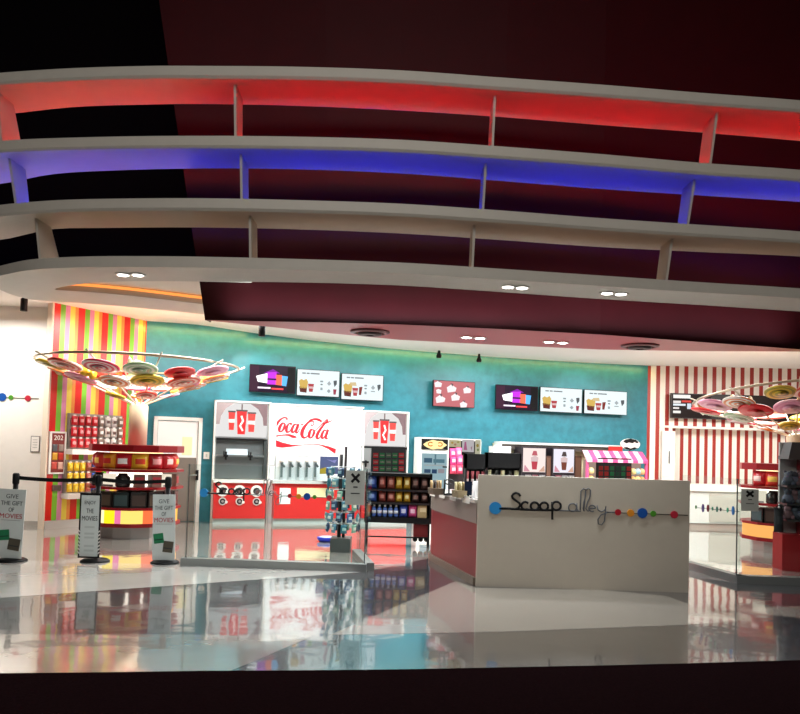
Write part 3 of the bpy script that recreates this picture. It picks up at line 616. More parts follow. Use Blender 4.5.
# ================================================================== DRINKS WALL
PH = M('ffffff', .4)
def cupposter(f_, x0, y0, x1, y1, off, parent):
    r_ = f_.rect(x0, y0, x1, y1, off); W, H = r_[1]-r_[0], r_[3]-r_[2]
    mb = MB(); mb.box(r_[0], r_[1], off-.02, off, r_[2], r_[3], M('f7f4f2', .3, emit=.9)); p = mb.build('picture', parent, 'lit picture of three red drink cups')
    g = M('6a5458', .5); g2 = M('a89a9c', .5)
    for s_ in (0, 1):
        mb = MB()
        def X(a): return r_[0]+W*(a if not s_ else 1-a)
        mb.prism([(X(0), r_[3]), (X(.34), r_[3]), (X(.18), r_[3]-H*.16), (X(.09), r_[3]-H*.4), (X(.07), r_[2]+H*.36), (X(0), r_[2]+H*.36)], off-.022, off-.02, g if s_ else g2)
        mb.build('backdrop', p)
    for cx_, top, bot_, hw, c_ in ((.30, .72, .2, .065, 'd13a36'), (.69, .70, .16, .075, 'd13a36'), (.495, .76, .08, .1, 'c81f24')):
        mb = MB(); x_ = r_[0]+W*cx_; zt_, zb_ = r_[2]+H*top, r_[2]+H*bot_; w2 = W*hw; y_ = off-.03 if cx_ != .495 else off-.034
        mb.prism([(x_-w2*.72, zb_), (x_+w2*.72, zb_), (x_+w2, zt_), (x_-w2, zt_)], y_, off-.02, M(c_, .4)); mb.box(x_-w2*1.12, x_+w2*1.12, y_-.002, off-.02, zt_, zt_+H*.05, M('4a4244', .4))
        mb.box(x_-w2*.9, x_+w2*.9, y_-.002, off-.02, zb_+(zt_-zb_)*.42, zb_+(zt_-zb_)*.62, M('f3dcd8', .4)) if cx_ != .495 else mb.ribbon([(x_+w2*.3, zb_+H*.1), (x_-w2*.3, zb_+H*.25), (x_+w2*.3, zb_+H*.4), (x_-w2*.1, zb_+H*.55)], w2*.4, y_-.002, off-.02, M('f3dcd8', .4))
        if cx_ == .495: mb.box(x_-W*.012, x_+W*.012, y_, off-.02, zt_, r_[3]-H*.02, M('5a4a4a', .4))
        mb.build('cup_print', p)
cf = bwf(212.5, 408); OFF = -.15
dw = thing('drinks_station', 'left drinks module with steel water dispenser over red cup cabinet', 'drink station', cf.A, cf.rz)
def rb(mb, x0, y0, x1, y1, offf, thick, m, fr=None):
    r_ = (fr or cf).rect(x0, y0, x1, y1, offf); mb.box(r_[0], r_[1], offf, offf+thick, r_[2], r_[3], m); return r_
# left module
fr0 = cf.rect(212.5, 401, 269.2, 525, OFF)
mb = MB(); mb.box(fr0[0], fr0[0]+.03, OFF-.03, .0, 0, fr0[3], WHITE); mb.box(fr0[1]-.03, fr0[1], OFF-.03, 0, 0, fr0[3], WHITE); mb.box(fr0[0], fr0[1], OFF-.03, 0, fr0[3]-.03, fr0[3], WHITE); mb.box(fr0[0], fr0[1], OFF+.1, 0, .0, fr0[3], M('d9dcdc', .4)); mb.build('frame', dw)
cupposter(cf, 216, 403.5, 267, 437, OFF, dw)
mb = MB(); q = rb(mb, 215.5, 438.5, 266, 478.5, OFF+.08, .02, M('8e9697', .3, .7)); mb.box(q[0], q[1], OFF-.02, OFF+.1, q[3]-.04, q[3], BLACK); mb.box(q[1]-.06, q[1], OFF-.02, OFF+.1, q[2], q[3], M('3a4040', .4)); mb.build('dispenser_recess', dw, 'steel dispenser recess')
mb = MB(); z_ = cf.uz(240, 456, OFF)[1]; mb.box(q[0], q[1]-.06, OFF-.06, OFF+.08, z_-.015, z_+.015, STEEL); mb.box(q[0]+.2, q[0]+.62, OFF+.02, OFF+.08, z_+.02, z_+.14, M('cfe0ea', .3)); mb.build('rail', dw)
for x_ in (225.5, 250):
    u_ = cf.uz(x_, 456, OFF)[0]; mb = MB(); mb.lathe([(.02, -.08), (.02, .08)], BLACK, 12, (u_, OFF-.09, z_)); mb.box(u_-.05, u_+.04, OFF-.13, OFF-.05, z_-.02, z_+.02, BLACK); mb.tube([(u_-.04, OFF-.09, z_+.01), (u_-.04, OFF-.09, z_+.1)], .009, BLACK); mb.build('tap', dw, 'black tap')
mb = MB(); q = rb(mb, 213.5, 480.5, 266.5, 483, OFF-.35, .4, WHITE); mb.build('counter_top', dw)
mb = MB(); q = rb(mb, 213.5, 483, 265.5, 518.5, OFF-.3, .35, M('d8302e', .35)); mb.build('cabinet', dw, 'red cabinet with round cup holes')
mb = MB(); mb.box(q[0], q[1], OFF-.26, 0, 0, q[2], M('b9c6c2', .35)); mb.build('plinth', dw)
for x_, y_, r1 in [(222.5, 490.5, .115), (239.5, 490.8, .115), (256.5, 491, .115)]:
    u_, z_ = cf.uz(x_, y_, OFF-.3); mb = MB(); mb.ydisc(u_, z_, r1, OFF-.32, OFF-.3, M('f3f0ec', .3), 24); r_ = mb.build('cup_chute', dw, 'round chute with white rim')
    mb = MB(); mb.ydisc(u_, z_, r1*.58, OFF-.325, OFF-.315, M('2a2626', .4), 20); mb.ydisc(u_+r1*.1, z_-.01, r1*.3, OFF-.33, OFF-.324, M('6a4a4a', .4), 14); mb.build('hole', r_)
for x_, y_ in [(222.5, 501.2), (239.5, 501.4), (256.5, 501.6)]:
    u_, z_ = cf.uz(x_, y_, OFF-.3); mb = MB(); mb.ydisc(u_, z_, .075, OFF-.32, OFF-.3, M('ded6d2', .3), 22); r_ = mb.build('cup_chute', dw, 'smaller chute below')
    mb = MB(); mb.ydisc(u_, z_, .055, OFF-.325, OFF-.315, M('2c2024', .4), 18); mb.ydisc(u_, z_, .025, OFF-.33, OFF-.324, M('a89a98', .4), 12); mb.ydisc(u_+.07, z_-.015, .028, OFF-.33, OFF-.31, WHITE, 12); mb.build('hole', r_)
# middle module
dm = thing('soda_fountain', 'middle white soda fountain board with red Coca-Cola script above taps', 'soda fountain', cf.A, cf.rz)
mb = MB(); q = rb(mb, 269.5, 406.5, 361, 525, OFF+.02, .1, M('eef1f2', .35)); mb.box(q[0]-.02, q[1]+.02, OFF-.02, OFF+.12, q[3], q[3]+.03, WHITE); mb.build('back_board', dm)
mb = MB(); q = rb(mb, 275.5, 409, 343, 456, OFF-.01, .03, M('fbfafa', .3)); lb = mb.build('logo_panel', dm)
LO = OFF-.012
def lp(pts): return [cf.uz(270+x/10.667, 410+y/10.667, LO) for x, y in pts]
CR = M('c81e2c', .4); mb = MB()
def stroke(pts, wd, n_=5):
    P = [tuple(v) for v in resample(pts, n_)]; W_ = []; m_ = len(P)
    if isinstance(wd, (int, float)): W_ = [wd*.0036]*m_
    else:
        for i in range(m_):
            s_ = i/(m_-1)*(len(wd)-1); j = min(int(s_), len(wd)-2); W_.append((wd[j]+(wd[j+1]-wd[j])*(s_-j))*.0036)
    mb.ribbon(lp(P), W_, LO-.006, LO, CR)
stroke([(178, 112), (180, 92), (160, 80), (128, 90), (98, 115), (75, 148), (66, 182)], [5, 11, 8, 9, 13, 15, 4])
stroke([(150, 138), (128, 145), (106, 178), (98, 212), (108, 232), (130, 222), (150, 188), (158, 155), (148, 140)], [6, 12, 17, 16, 8, 9, 14, 12, 6])
stroke([(222, 160), (224, 145), (206, 142), (184, 172), (174, 208), (182, 234), (204, 230), (224, 206)], [10, 12, 6, 13, 17, 13, 7, 4])
stroke([(285, 160), (266, 150), (246, 176), (232, 212), (238, 238), (256, 232), (280, 198), (296, 158)], [6, 8, 14, 17, 11, 7, 7, 6])
stroke([(304, 148), (290, 188), (276, 224), (282, 242), (300, 232), (322, 190)], [12, 16, 14, 11, 6, 3])
stroke([(332, 160), (350, 153)], [9, 9], 2)
stroke([(66, 278), (110, 270), (160, 266), (205, 268), (240, 282), (268, 288), (284, 296)], [9, 6, 7, 12, 17, 12, 2])
stroke([(436, 150), (444, 168), (462, 160), (468, 135), (450, 118), (415, 128), (378, 165), (350, 210), (340, 255), (352, 290), (378, 294), (402, 275), (418, 250)], [6, 5, 5, 6, 8, 10, 15, 20, 21, 15, 8, 6, 3])
stroke([(400, 138), (430, 108), (475, 97), (520, 104), (552, 126)], [4, 9, 12, 15, 10])
stroke([(455, 208), (436, 212), (420, 245), (416, 280), (428, 298), (448, 288), (466, 252), (470, 222), (458, 208)], [6, 12, 17, 17, 8, 9, 14, 12, 6])
stroke([(470, 225), (500, 205), (545, 160), (590, 118), (608, 102), (614, 116), (588, 142), (548, 190), (512, 245), (498, 285), (508, 304), (526, 296), (545, 270)], [4, 4, 5, 6, 8, 7, 8, 13, 17, 17, 12, 6, 3])
stroke([(560, 148), (600, 138), (640, 122), (664, 108)], [4, 8, 6, 3])
stroke([(600, 222), (582, 214), (560, 244), (550, 280), (558, 300), (576, 292), (596, 260), (608, 226)], [6, 8, 14, 17, 11, 7, 7, 6])
stroke([(620, 208), (606, 248), (594, 284), (600, 306), (618, 298)], [12, 16, 14, 10, 4])
mb.build('logo', lb, 'red Coca-Cola script')
mb = MB(); wt = [(62, 320), (130, 345), (220, 368), (300, 374), (380, 366), (460, 361), (540, 368), (620, 385), (703, 415)]; wb = [(62, 392), (130, 401), (220, 392), (300, 381), (380, 371), (460, 367), (540, 378), (620, 415), (697, 470)]
a_, b_ = lp(wt), lp(wb)
for i in range(8): mb.prism([a_[i], a_[i+1], b_[i+1], b_[i]], LO-.006, LO, CR)
mb.build('wave', lb, 'red wave ribbon')
mb = MB(); q = rb(mb, 275.5, 457, 328, 480, OFF-.05, .06, M('dfe6e8', .3)); mb.build('tap_bank', dm)
for x_ in (281.5, 290, 298, 306.5, 315):
    u_, z_ = cf.uz(x_, 462, OFF-.1); mb = MB()
    mb.box(u_-.03, u_+.03, OFF-.14, OFF-.05, z_-.36, z_+.06, M('c4cdd0', .3, .3)); mb.box(u_-.022, u_+.022, OFF-.16, OFF-.14, z_-.3, z_-.04, M('5c6c6c', .35)); mb.lathe([(.045, -.02), (.05, .03), (.03, .08)], WHITE, 14, (u_, OFF-.16, z_+.02)); mb.tube([(u_, OFF-.17, z_-.02), (u_+.05, OFF-.2, z_-.1)], .022, M('3a4a4c', .4)); mb.build('tap', dm)
mb = MB(); q = rb(mb, 273, 481, 361, 484, OFF-.35, .37, M('c9cbc9', .3)); mb.build('counter_top', dm)
mb = MB(); q = rb(mb, 274, 484, 360.5, 518.5, OFF-.3, .32, M('d8302e', .35)); mb.build('cabinet', dm, 'red base cabinet')
mb = MB(); mb.box(q[0], q[1], OFF-.26, OFF, 0, q[2], M('b9c6c2', .35)); mb.build('plinth', dm)
mb = MB(); rb(mb, 279.5, 488, 290.5, 504, OFF-.305, .004, M('e6f0f0', .4)); mb.build('notice', dm, 'small white notice')
mb = MB(); rb(mb, 297, 488, 334, 497.5, OFF-.305, .004, M('f3e6b4', .4)); mb.build('sticker', dm, 'long cream sticker')
mb = MB(); q = rb(mb, 269.8, 404, 275, 525, OFF-.02, .04, M('f4f6f6', .4)); mb.build('pillar', dm, 'white pillar beside the red cabinet')
mb = MB(); qn = rb(mb, 268.5, 452, 275, 465.5, OFF-.03, .012, M('8a9496', .4)); mb.box(qn[0]+.012, qn[1]-.012, OFF-.033, OFF-.03, qn[2]+.012, qn[3]-.012, M('f6f8f8', .4)); mb.build('notice', dm, 'small framed notice on the pillar')
# right module
dr = thing('drinks_station', 'right drinks module with red and green button panel under cup picture', 'drink station', cf.A, cf.rz)
f0 = cf.rect(361.5, 411, 407.5, 525, OFF)
mb = MB(); mb.box(f0[0], f0[1], OFF+.1, .05, 0, f0[3], M('e4e6e6', .4)); mb.box(f0[0], f0[0]+.03, OFF-.03, 0, 0, f0[3], WHITE); mb.box(f0[1]-.03, f0[1], OFF-.03, 0, 0, f0[3], WHITE); mb.box(f0[0], f0[1], OFF-.03, 0, f0[3]-.03, f0[3], WHITE); mb.build('frame', dr)
cupposter(cf, 362.5, 413, 405.5, 446, OFF, dr)
mb = MB(); q = rb(mb, 361.5, 448, 371, 474, OFF-.02, .05, M('aeb4b4', .3, .6)); mb.box(q[0], q[0]+1.0, OFF-.02, OFF+.03, q[3], q[3]+.04, BLACK); u_, z_ = cf.uz(366, 462, OFF); mb.box(u_-.09, u_+.03, OFF-.12, OFF-.02, z_-.02, z_+.02, BLACK); mb.lathe([(.02, -.1), (.02, .04)], BLACK, 10, (u_-.03, OFF-.1, z_)); mb.build('water_tap', dr, 'steel panel with black tap')
mb = MB(); q = rb(mb, 371.5, 448, 405.5, 474, OFF-.04, .08, BLACK); bp2 = mb.build('button_panel', dr, 'dark panel of red and green flavour buttons')
def cells(f_, x0, y0, x1, y1, off, cols_, rows, parent, e_=.5):
    mb = MB(); n_ = len(cols_)
    for i, c_ in enumerate(cols_):
        for j in range(rows):
            a, b = x0+(x1-x0)*(i+.12)/n_, x0+(x1-x0)*(i+.88)/n_; c0, c1 = y0+(y1-y0)*(j+.15)/rows, y0+(y1-y0)*(j+.85)/rows
            r_ = f_.rect(a, c0, b, c1, off); mb.box(r_[0], r_[1], off-.01, off, r_[2], r_[3], M(c_, .4, emit=e_)); zc = (r_[2]+r_[3])/2; mb.box(r_[0]+.01, r_[1]-.01, off-.012, off-.01, zc-.012, zc+.012, M('c8b8a8', .4, emit=e_*.4))
    mb.build('buttons', parent)
cells(cf, 372.5, 452, 404.5, 472, OFF-.04, ('a81c24', '1a6a38', '3a5a40', '1a6a38', 'b8242c'), 3, bp2)
mb = MB(); rb(mb, 361.5, 474.5, 407, 482, OFF-.3, .4, M('c9cbc9', .3)); q = rb(mb, 361.5, 483, 407, 518, OFF-.28, .4, M('d8302e', .35)); mb.box(q[0], q[1], OFF-.25, 0, 0, q[2], M('b9c6c2', .35)); mb.build('cabinet', dr)
# door, switch
df = bwf(151, 201); DZ = -.02
t = thing('door', 'white door with grey lower half beside the candy kiosk', 'door', df.A, df.rz); 
r_ = df.rect(152, 417, 200.5, 520, DZ); H = r_[3]; 
mb = MB(); mb.box(r_[0], r_[0]+.07, DZ-.04, .05, 0, H, WHITE); mb.box(r_[1]-.07, r_[1], DZ-.04, .05, 0, H, WHITE); mb.box(r_[0], r_[1], DZ-.04, .05, H-.07, H, WHITE); mb.build('door_frame', t)
mb = MB(); mb.box(r_[0]+.08, r_[1]-.08, DZ-.01, .03, .01, H-.08, M('f2f4f2', .4)); lf = mb.build('door_leaf', t)
zk = df.uz(180, 457.5, DZ)[1]; mb = MB(); mb.box(r_[0]+.09, r_[1]-.09, DZ-.016, DZ-.01, .01, zk, M('8a8178', .35, .3)); mb.build('kick_plate', lf, 'grey-brown lower half')
u_, z_ = df.uz(197, 475, DZ); mb = MB(); mb.box(u_-.03, u_+.02, DZ-.06, DZ-.016, z_-.1, z_+.1, BLACK); mb.tube([(u_-.01, DZ-.07, z_), (u_-.14, DZ-.07, z_)], .014, STEEL); mb.build('door_handle', lf, 'black handle plate')
q = df.rect(182, 437, 192, 455, DZ); mb = MB(); mb.box(q[0], q[1], DZ-.015, DZ-.01, q[2], q[3], M('f1eec0', .5)); mb.build('notice', lf, 'pale yellow notice')
sf = bwf(201, 213); q = sf.rect(203.5, 452, 209.3, 459, -.02); mb = MB(); mb.box(q[0], q[1], -.035, -.01, q[2], q[3], M('f1f1ec', .35)); zc = (q[2]+q[3])/2; mb.box((q[0]+q[1])/2-.015, (q[0]+q[1])/2+.015, -.042, -.035, zc-.03, zc+.03, M('cfcfca', .3)); o = mb.build('light_switch'); tag(o, 'white switch plate on the teal strip beside the door', 'switch', None, sf.A, sf.rz)

# ================================================================== SCREENS
def screen(x0, y0, x1, y1, label, kind, group):
    f_ = bwf(x0, x1); off = -.16; r_ = f_.rect(x0, y0, x1, y1, off); t = thing('menu_screen' if kind.startswith('menu') else 'television', label, 'screen', f_.w(r_[0], off, r_[2]), f_.rz, group)
    W, H = r_[1]-r_[0], r_[3]-r_[2]
    mb = MB(); mb.box(0, W, 0, .05, 0, H, BLACK); mb.box(W*.3, W*.7, .05, .14, H*.3, H*.7, DARK); mb.build('casing', t)
    e = .012; bgc = {'menu': M('eaf6f8', .4, emit=1.1), 'promo': M('2a0c30', .3, emit=.8), 'pink': M('d8787e', .4, emit=.9)}[kind.split('_')[0]]
    mb = MB(); mb.box(e, W-e, -.003, 0, e, H-e, bgc); p = mb.build('display', t)
    mb = MB()
    def bx(a, b, c, d, col, em=.9, y=-.005): mb.box(W*a, W*b, y, -.003, H*(1-d), H*(1-c), M(col, .5, emit=em))
    def pg(pts, col, em=.9, y=-.006): mb.prism([(W*a, H*(1-b)) for a, b in pts], y, -.003, M(col, .5, emit=em))
    if kind.startswith('menu'):
        bx(.12, .2, .13, .18, '8a9296'); bx(.22, .29, .13, .18, '8a9296'); bx(.31, .52, .13, .18, '8a9296')
        pg([(.05, .45), (.1, .38), (.16, .42), (.22, .36), (.26, .48), (.24, .72), (.08, .72)], 'e8c060'); pg([(.06, .66), (.24, .68), (.23, .88), (.08, .86)], '6a2a20')
        pg([(.26, .54), (.4, .54), (.37, .84), (.29, .84)], 'c04048'); pg([(.28, .64), (.385, .64), (.38, .72), (.285, .72)], 'f0c8c8', .9, -.008)
        if kind.endswith('b'): pg([(.42, .5), (.5, .48), (.47, .8), (.42, .8)], '8a3028'); pg([(.2, .34), (.34, .32), (.36, .46), (.2, .46)], 'e8d0a0')
        bx(.54, .61, .4, .46, '9aa6aa'); bx(.55, .6, .52, .57, '7a868a'); bx(.55, .6, .66, .76, 'a8b4b8')
        pg([(.7, .5), (.75, .4), (.8, .5), (.75, .58)], 'b4bcc0'); pg([(.85, .38), (.93, .36), (.93, .5), (.88, .62), (.86, .5)], '5a6064')
        if not kind.endswith('b'): pg([(.7, .78), (.75, .7), (.79, .78), (.75, .86)], 'a8b4b8'); pg([(.85, .7), (.93, .7), (.91, .9), (.86, .9)], 'a83850')
        else: bx(.7, .8, .62, .66, 'a8b4b8')
    elif kind == 'promo':
        bx(.0, .2, .05, .95, '5a1c48', .5, -.004); bx(.82, 1-.02, .05, .95, '120814', .4, -.004)
        pg([(.14, .42), (.38, .3), (.38, .66), (.18, .62)], 'ffffff', 1.8); pg([(.38, .26), (.58, .24), (.58, .7), (.38, .7)], 'c02ad8', 1.4); pg([(.3, .3), (.5, .14), (.66, .28)], '9a18c0', .9, -.0045)
        pg([(.56, .34), (.7, .34), (.7, .72), (.56, .7)], 'ff6a4a', 1.4); pg([(.7, .36), (.83, .38), (.8, .74), (.7, .72)], '5ab0f0', 1.4); bx(.38, .58, .48, .54, '2a0a50', .6, -.008)
        bx(.18, .46, .8, .86, 'f0e0f0', 1.5); bx(.48, .74, .82, .88, 'ff4a4a', 1.3)
    else:
        for a, b, s_ in [(.1, .16, 1), (.42, .3, 1.3), (.8, .32, 1.1), (.16, .72, 1.3), (.52, .62, 1.2), (.72, .88, 1), (.12, .42, .7)]:
            pg([(a-.08*s_, b-.04), (a, b-.12*s_), (a+.1*s_, b-.04), (a+.08*s_, b+.1), (a-.06*s_, b+.12*s_)], 'f8eef0', 1.1); pg([(a-.02, b-.16*s_), (a+.05, b-.14*s_), (a+.03, b-.08)], '6a5058', .8, -.008)
    mb.build('picture', p)
screen(249.5, 365.3, 295.5, 392.8, 'black television with purple promotion at left of the left trio', 'promo', 'screens on the teal wall')
screen(296.7, 369.8, 339.7, 396.5, 'white menu screen, middle one of the left trio', 'menu', 'screens on the teal wall')
screen(341.2, 374.2, 383.4, 400.4, 'white menu screen, rightmost one of the left trio', 'menu_b', 'screens on the teal wall')
screen(433.2, 381, 474.8, 407.2, 'small pink screen hanging alone between the two trios', 'pink', 'screens on the teal wall')
screen(496, 385.5, 538, 410.2, 'black television with purple promotion at left of the right trio', 'promo', 'screens on the teal wall')
screen(540, 387.8, 582.2, 412.5, 'white menu screen, middle one of the right trio', 'menu', 'screens on the teal wall')
screen(584, 390.5, 627, 414.5, 'white menu screen, rightmost one of the right trio', 'menu_b', 'screens on the teal wall')
# yellowish cove strips along the top of the teal wall
for i in range(5):
    a_, b_ = tops[i*8], tops[min(40, i*8+8)]; m_ = (a_+b_)/2; d_ = (b_-a_); d_.z = 0
    area('cove_strip', (m_.x+.06, m_.y-.22, min(a_.z, b_.z)-.03), (math.radians(25), 0, math.atan2(d_.y, d_.x)), d_.length, .06, 9, (1, .82, .25))

# ================================================================== CANDY KIOSKS
LIT_W = M('fff3e2', .4, emit=2.2); LIT_A = M('ffd8a0', .4, emit=2.2)
def ngon(r, n_=12): return [(r*math.cos(2*math.pi*(k_+.5)/n_), r*math.sin(2*math.pi*(k_+.5)/n_)) for k_ in range(n_)]
def make_kiosk(label, loc_):
    t = thing('candy_kiosk', label, 'candy kiosk', loc_, 0, 'round candy kiosks')
    mb = MB(); mb.slab(ngon(.56), 0, .2, M('c4c2be', .3, .5)); mb.build('plinth', t, 'silver plinth')
    mb = MB(); mb.slab(ngon(.3), .2, 1.38, M('efe2d2', .4)); mb.build('core', t)
    for nm, r_, z0_, z1_ in (('canopy_top', .76, 1.39, 1.5), ('shelf', .77, 1.07, 1.11), ('shelf', .77, .79, .83), ('shelf', .74, .46, .5), ('shelf', .74, .19, .25)):
        mb = MB(); mb.slab(ngon(r_), z0_, z1_, M('8e0f18', .3)); mb.build(nm, t, 'dark red '+nm.replace('_', ' '))
    seg = [(0, 'ffb060'), (217, 'fff0c0'), (229, 'ffe020'), (244, 'e070a0'), (252, 'ffd870'), (278, 'ff7040'), (294, 'ff3a30'), (322, 'ffc050')]
    mb = MB(); nb = 90; Rb = .69
    for k_ in range(nb):
        a, b = 2*math.pi*k_/nb, 2*math.pi*(k_+1)/nb; c_ = [c for d_, c in seg if (360*k_/nb-19) % 360 >= d_][-1]
        mb.add([(Rb*math.cos(a), Rb*math.sin(a), .25), (Rb*math.cos(b), Rb*math.sin(b), .25), (Rb*math.cos(b), Rb*math.sin(b), .46), (Rb*math.cos(a), Rb*math.sin(a), .46)], [(0, 1, 2, 3)], M(c_, .4, emit=1.25))
    mb.build('light_band', t, 'lit band of yellow, orange and red panels')
    P = ngon(.42)
    for z0_, z1_, m_ in ((1.11, 1.39, LIT_A), (.83, 1.07, LIT_W)):
        mb = MB(); mb.slab(P, z0_, z1_, m_); mb.build('light_core', t, 'glowing pale core')
    return t
def fill_kiosk(cx_, cy_, angs, word):
    """sweets on the front of a kiosk, one object each"""
    g1, g2, g3 = 'candy tubs on the top shelf of the '+word, 'jars on the middle shelf of the '+word, 'dark boxes on the lower shelf of the '+word
    sp = [('c8202a', 'f4d0c8'), ('e04030', 'ffd060'), ('e8a020', 'c82820'), ('d02030', 'ffffff'), ('f0c030', 'd84020'), ('b81824', 'f0a0a0')]
    ms = [MB().pillow(0, 0, 0, .27, .26, .16, M(a, .3), M(b, .4)).mesh('tub') for a, b in sp]
    def around(i, r_, z): a = math.radians(angs[i]); return (cx_+r_*math.cos(a), cy_+r_*math.sin(a), z), a+math.pi/2
    nm = ['red and white', 'red and yellow', 'yellow and red', 'deep red', 'golden', 'dark red and pink']
    for i in range(len(angs)):
        l_, rz = around(i, .62, 1.112); inst(ms[i % 6], 'candy_tub', f'{nm[i % 6]} candy tub on the {word} top shelf, {ORD[i]} from left', 'candy tub', l_, rz, g1)
    jm = MB(); jm.lathe([(.1, 0), (.115, .02), (.115, .15), (.07, .19), (.07, .215)], M('1c1a1c', .25), 18); jm = jm.mesh('jar')
    pm = MB(); pm.box(-.1, .1, -.02, .06, 0, .2, M('fff0da', .4, emit=.9)); pm.box(-.11, .11, -.025, -.02, .0, .03, M('8c8a88', .4)); pm = pm.mesh('lit_panel')
    bm_ = MB(); bm_.box(-.085, .085, -.07, .07, 0, .2, M('7c5a50', .4)); bm_.box(-.07, .07, -.075, -.07, .05, .16, M('a83038', .4)); bm_ = bm_.mesh('carton')
    for i in range(len(angs)):
        l_, rz = around(i, .62, .832); k_ = (0, 1, 0, 1, 2, 2, 0, 2)[i % 8]
        if k_ == 0: inst(pm, 'lit_panel', f'small glowing panel on the {word} middle shelf, {ORD[i]} place from left', 'panel', l_, rz, g2)
        elif k_ == 1: inst(jm, 'candy_jar', f'black candy jar on the {word} middle shelf, {ORD[i]} place from left', 'jar', l_, rz, g2)
        else: inst(bm_, 'carton', f'brown and red carton on the {word} middle shelf, {ORD[i]} place from left', 'box', l_, rz, g2)
    bx_ = [MB().box(-.12, .12, -.1, .1, 0, .25, M(c_, .2)).box(-.1, .1, -.104, -.1, .03, .2, M(c2, .25)) for c_, c2 in (('1c2426', '3c5054'), ('2c2624', '4a3c36'), ('38302c', '5a4c40'))]; bx_ = [b.mesh('bin') for b in bx_]
    for i in range(len(angs)):
        l_, rz = around(i, .58, .502); inst(bx_[i % 3], 'candy_bin', f'dark candy bin on the {word} lower shelf, {ORD[i]} from left', 'bin', l_, rz, g3)
AN = [a_+14 for a_ in (188, 211, 234, 257, 280, 303, 326, 349)]
KX, KY = -4.4, 12.62
kp = make_kiosk('round red candy kiosk with lit shelves before the multicolour striped wall', (KX, KY, 0)); fill_kiosk(KX, KY, AN, 'left kiosk')
kr = aty(786, 500, 13.1); dup(kp, (kr.x, 13.1, 0), .2, 'round red candy kiosk half hidden behind the black merchandise rack at right')
fill_kiosk(kr.x, 13.1, AN[:5], 'right kiosk')

# lollipop trees: column, open cone of wire and swirled discs
def make_tree(label, loc_):
    t = thing('lollipop_canopy', label, 'candy sculpture', loc_, 0, 'lollipop sculptures on columns'); h0, h1, R0 = .0, .68, 1.62
    mb = MB(); mb.lathe([(.15, -.68), (.15, -.02), (.1, .03)], M('f3dfbe', .4), 20); mb.build('column', t, 'cream column')
    MW = M('b9a890', .3, .6); mb = MB(); mb.tube([(R0*math.cos(a), R0*math.sin(a), h1) for a in [2*math.pi*k_/48 for k_ in range(48)]], .022, MW, closed=True); mb.build('rim', t, 'thin round metal rim')
    mb = MB(); mb.tube([(R0*.55*math.cos(a), R0*.55*math.sin(a), h1*.5) for a in [2*math.pi*k_/40 for k_ in range(40)]], .014, MW, closed=True); mb.build('rim', t, 'smaller inner ring')
    for k_ in range(10):
        a = 2*math.pi*(k_+.3)/10; mb = MB(); mb.tube([(.1*math.cos(a), .1*math.sin(a), .0), (1.72*math.cos(a), 1.72*math.sin(a), h1*1.05)], .013, M('e8dcc8', .3, .2)); mb.build('rib', t)
    sw = [('f4efe6', 'e2803c'), ('8a7a2c', 'b8a848'), ('d81c24', 'd81c24'), ('b07088', 'c888a0'), ('f4e0e0', 'e0365a'), ('e89a30', 'd87820'), ('e8c840', 'a89a30'), ('f0d860', 'f4e690'), ('f0b0c8', 'e898b8'), ('f4e8d8', 'f0a050'), ('a8cfa0', 'e8f0e0'), ('f4ece4', 'e8b0c0'), ('e05040', 'f0d0c0'), ('e8d850', 'd8b020')]
    rnd = random.Random(4); i = 0
    for ring_, n_ in ((1.33, 14), (.88, 10), (.46, 4)):
        for k_ in range(n_):
            a = 2*math.pi*(k_+rnd.uniform(-.15, .15)+.25)/n_; r_ = ring_+rnd.uniform(-.1, .1); c1, c2 = sw[(i*5+k_) % 14]; i += 1
            R_ = rnd.choice((.28, .24, .26)) if ring_ > .5 else .17; mb = MB()
            mb.lathe([(R_*.94, -.022), (R_, -.01), (R_, .01), (R_*.94, .022)], swirl(c1, c2, 3), 28); mb.lathe([(R_*.5, -.03), (R_*.45, -.024)], swirl(c1, c2, 3), 20)
            d = mb.build('lollipop_disc', t); d.location = (r_*math.cos(a), r_*math.sin(a), h1*r_/R0-.03)
            q = Vector((-math.cos(a)*h1, -math.sin(a)*h1, R0*1.5)).normalized(); d.rotation_euler = q.to_track_quat('Z', 'Y').to_euler()
    for k_ in range(7):                       # wrapped sweets between the discs
        a = 2*math.pi*(k_+.6)/7; r_ = 1.02+.25*(k_ % 2); mb = MB(); m_ = M(('f0c830', 'f4e4c0', 'f0a8c0', 'e8d8a8')[k_ % 4], .3)
        mb.lathe([(.02, -.09), (.06, -.06), (.065, .06), (.02, .09)], m_, 12); mb.lathe([(.02, .09), (.08, .17)], m_, 10); mb.lathe([(.08, -.17), (.02, -.09)], m_, 10)
        d = mb.build('wrapped_sweet', t); d.location = (r_*math.cos(a), r_*math.sin(a), h1*r_/R0+.02); d.rotation_euler = (1.3, .3, a)
    return t
tr = make_tree('wire cone of swirled lollipop discs above the left candy kiosk', (KX, KY, 2.18))
rt_ = dup(tr, (kr.x+.15, 13.1, 2.0), 0, 'wire cone of swirled lollipop discs above the right kiosk, cut by the photo edge'); rt_.rotation_euler = (-.13, 0, .35)

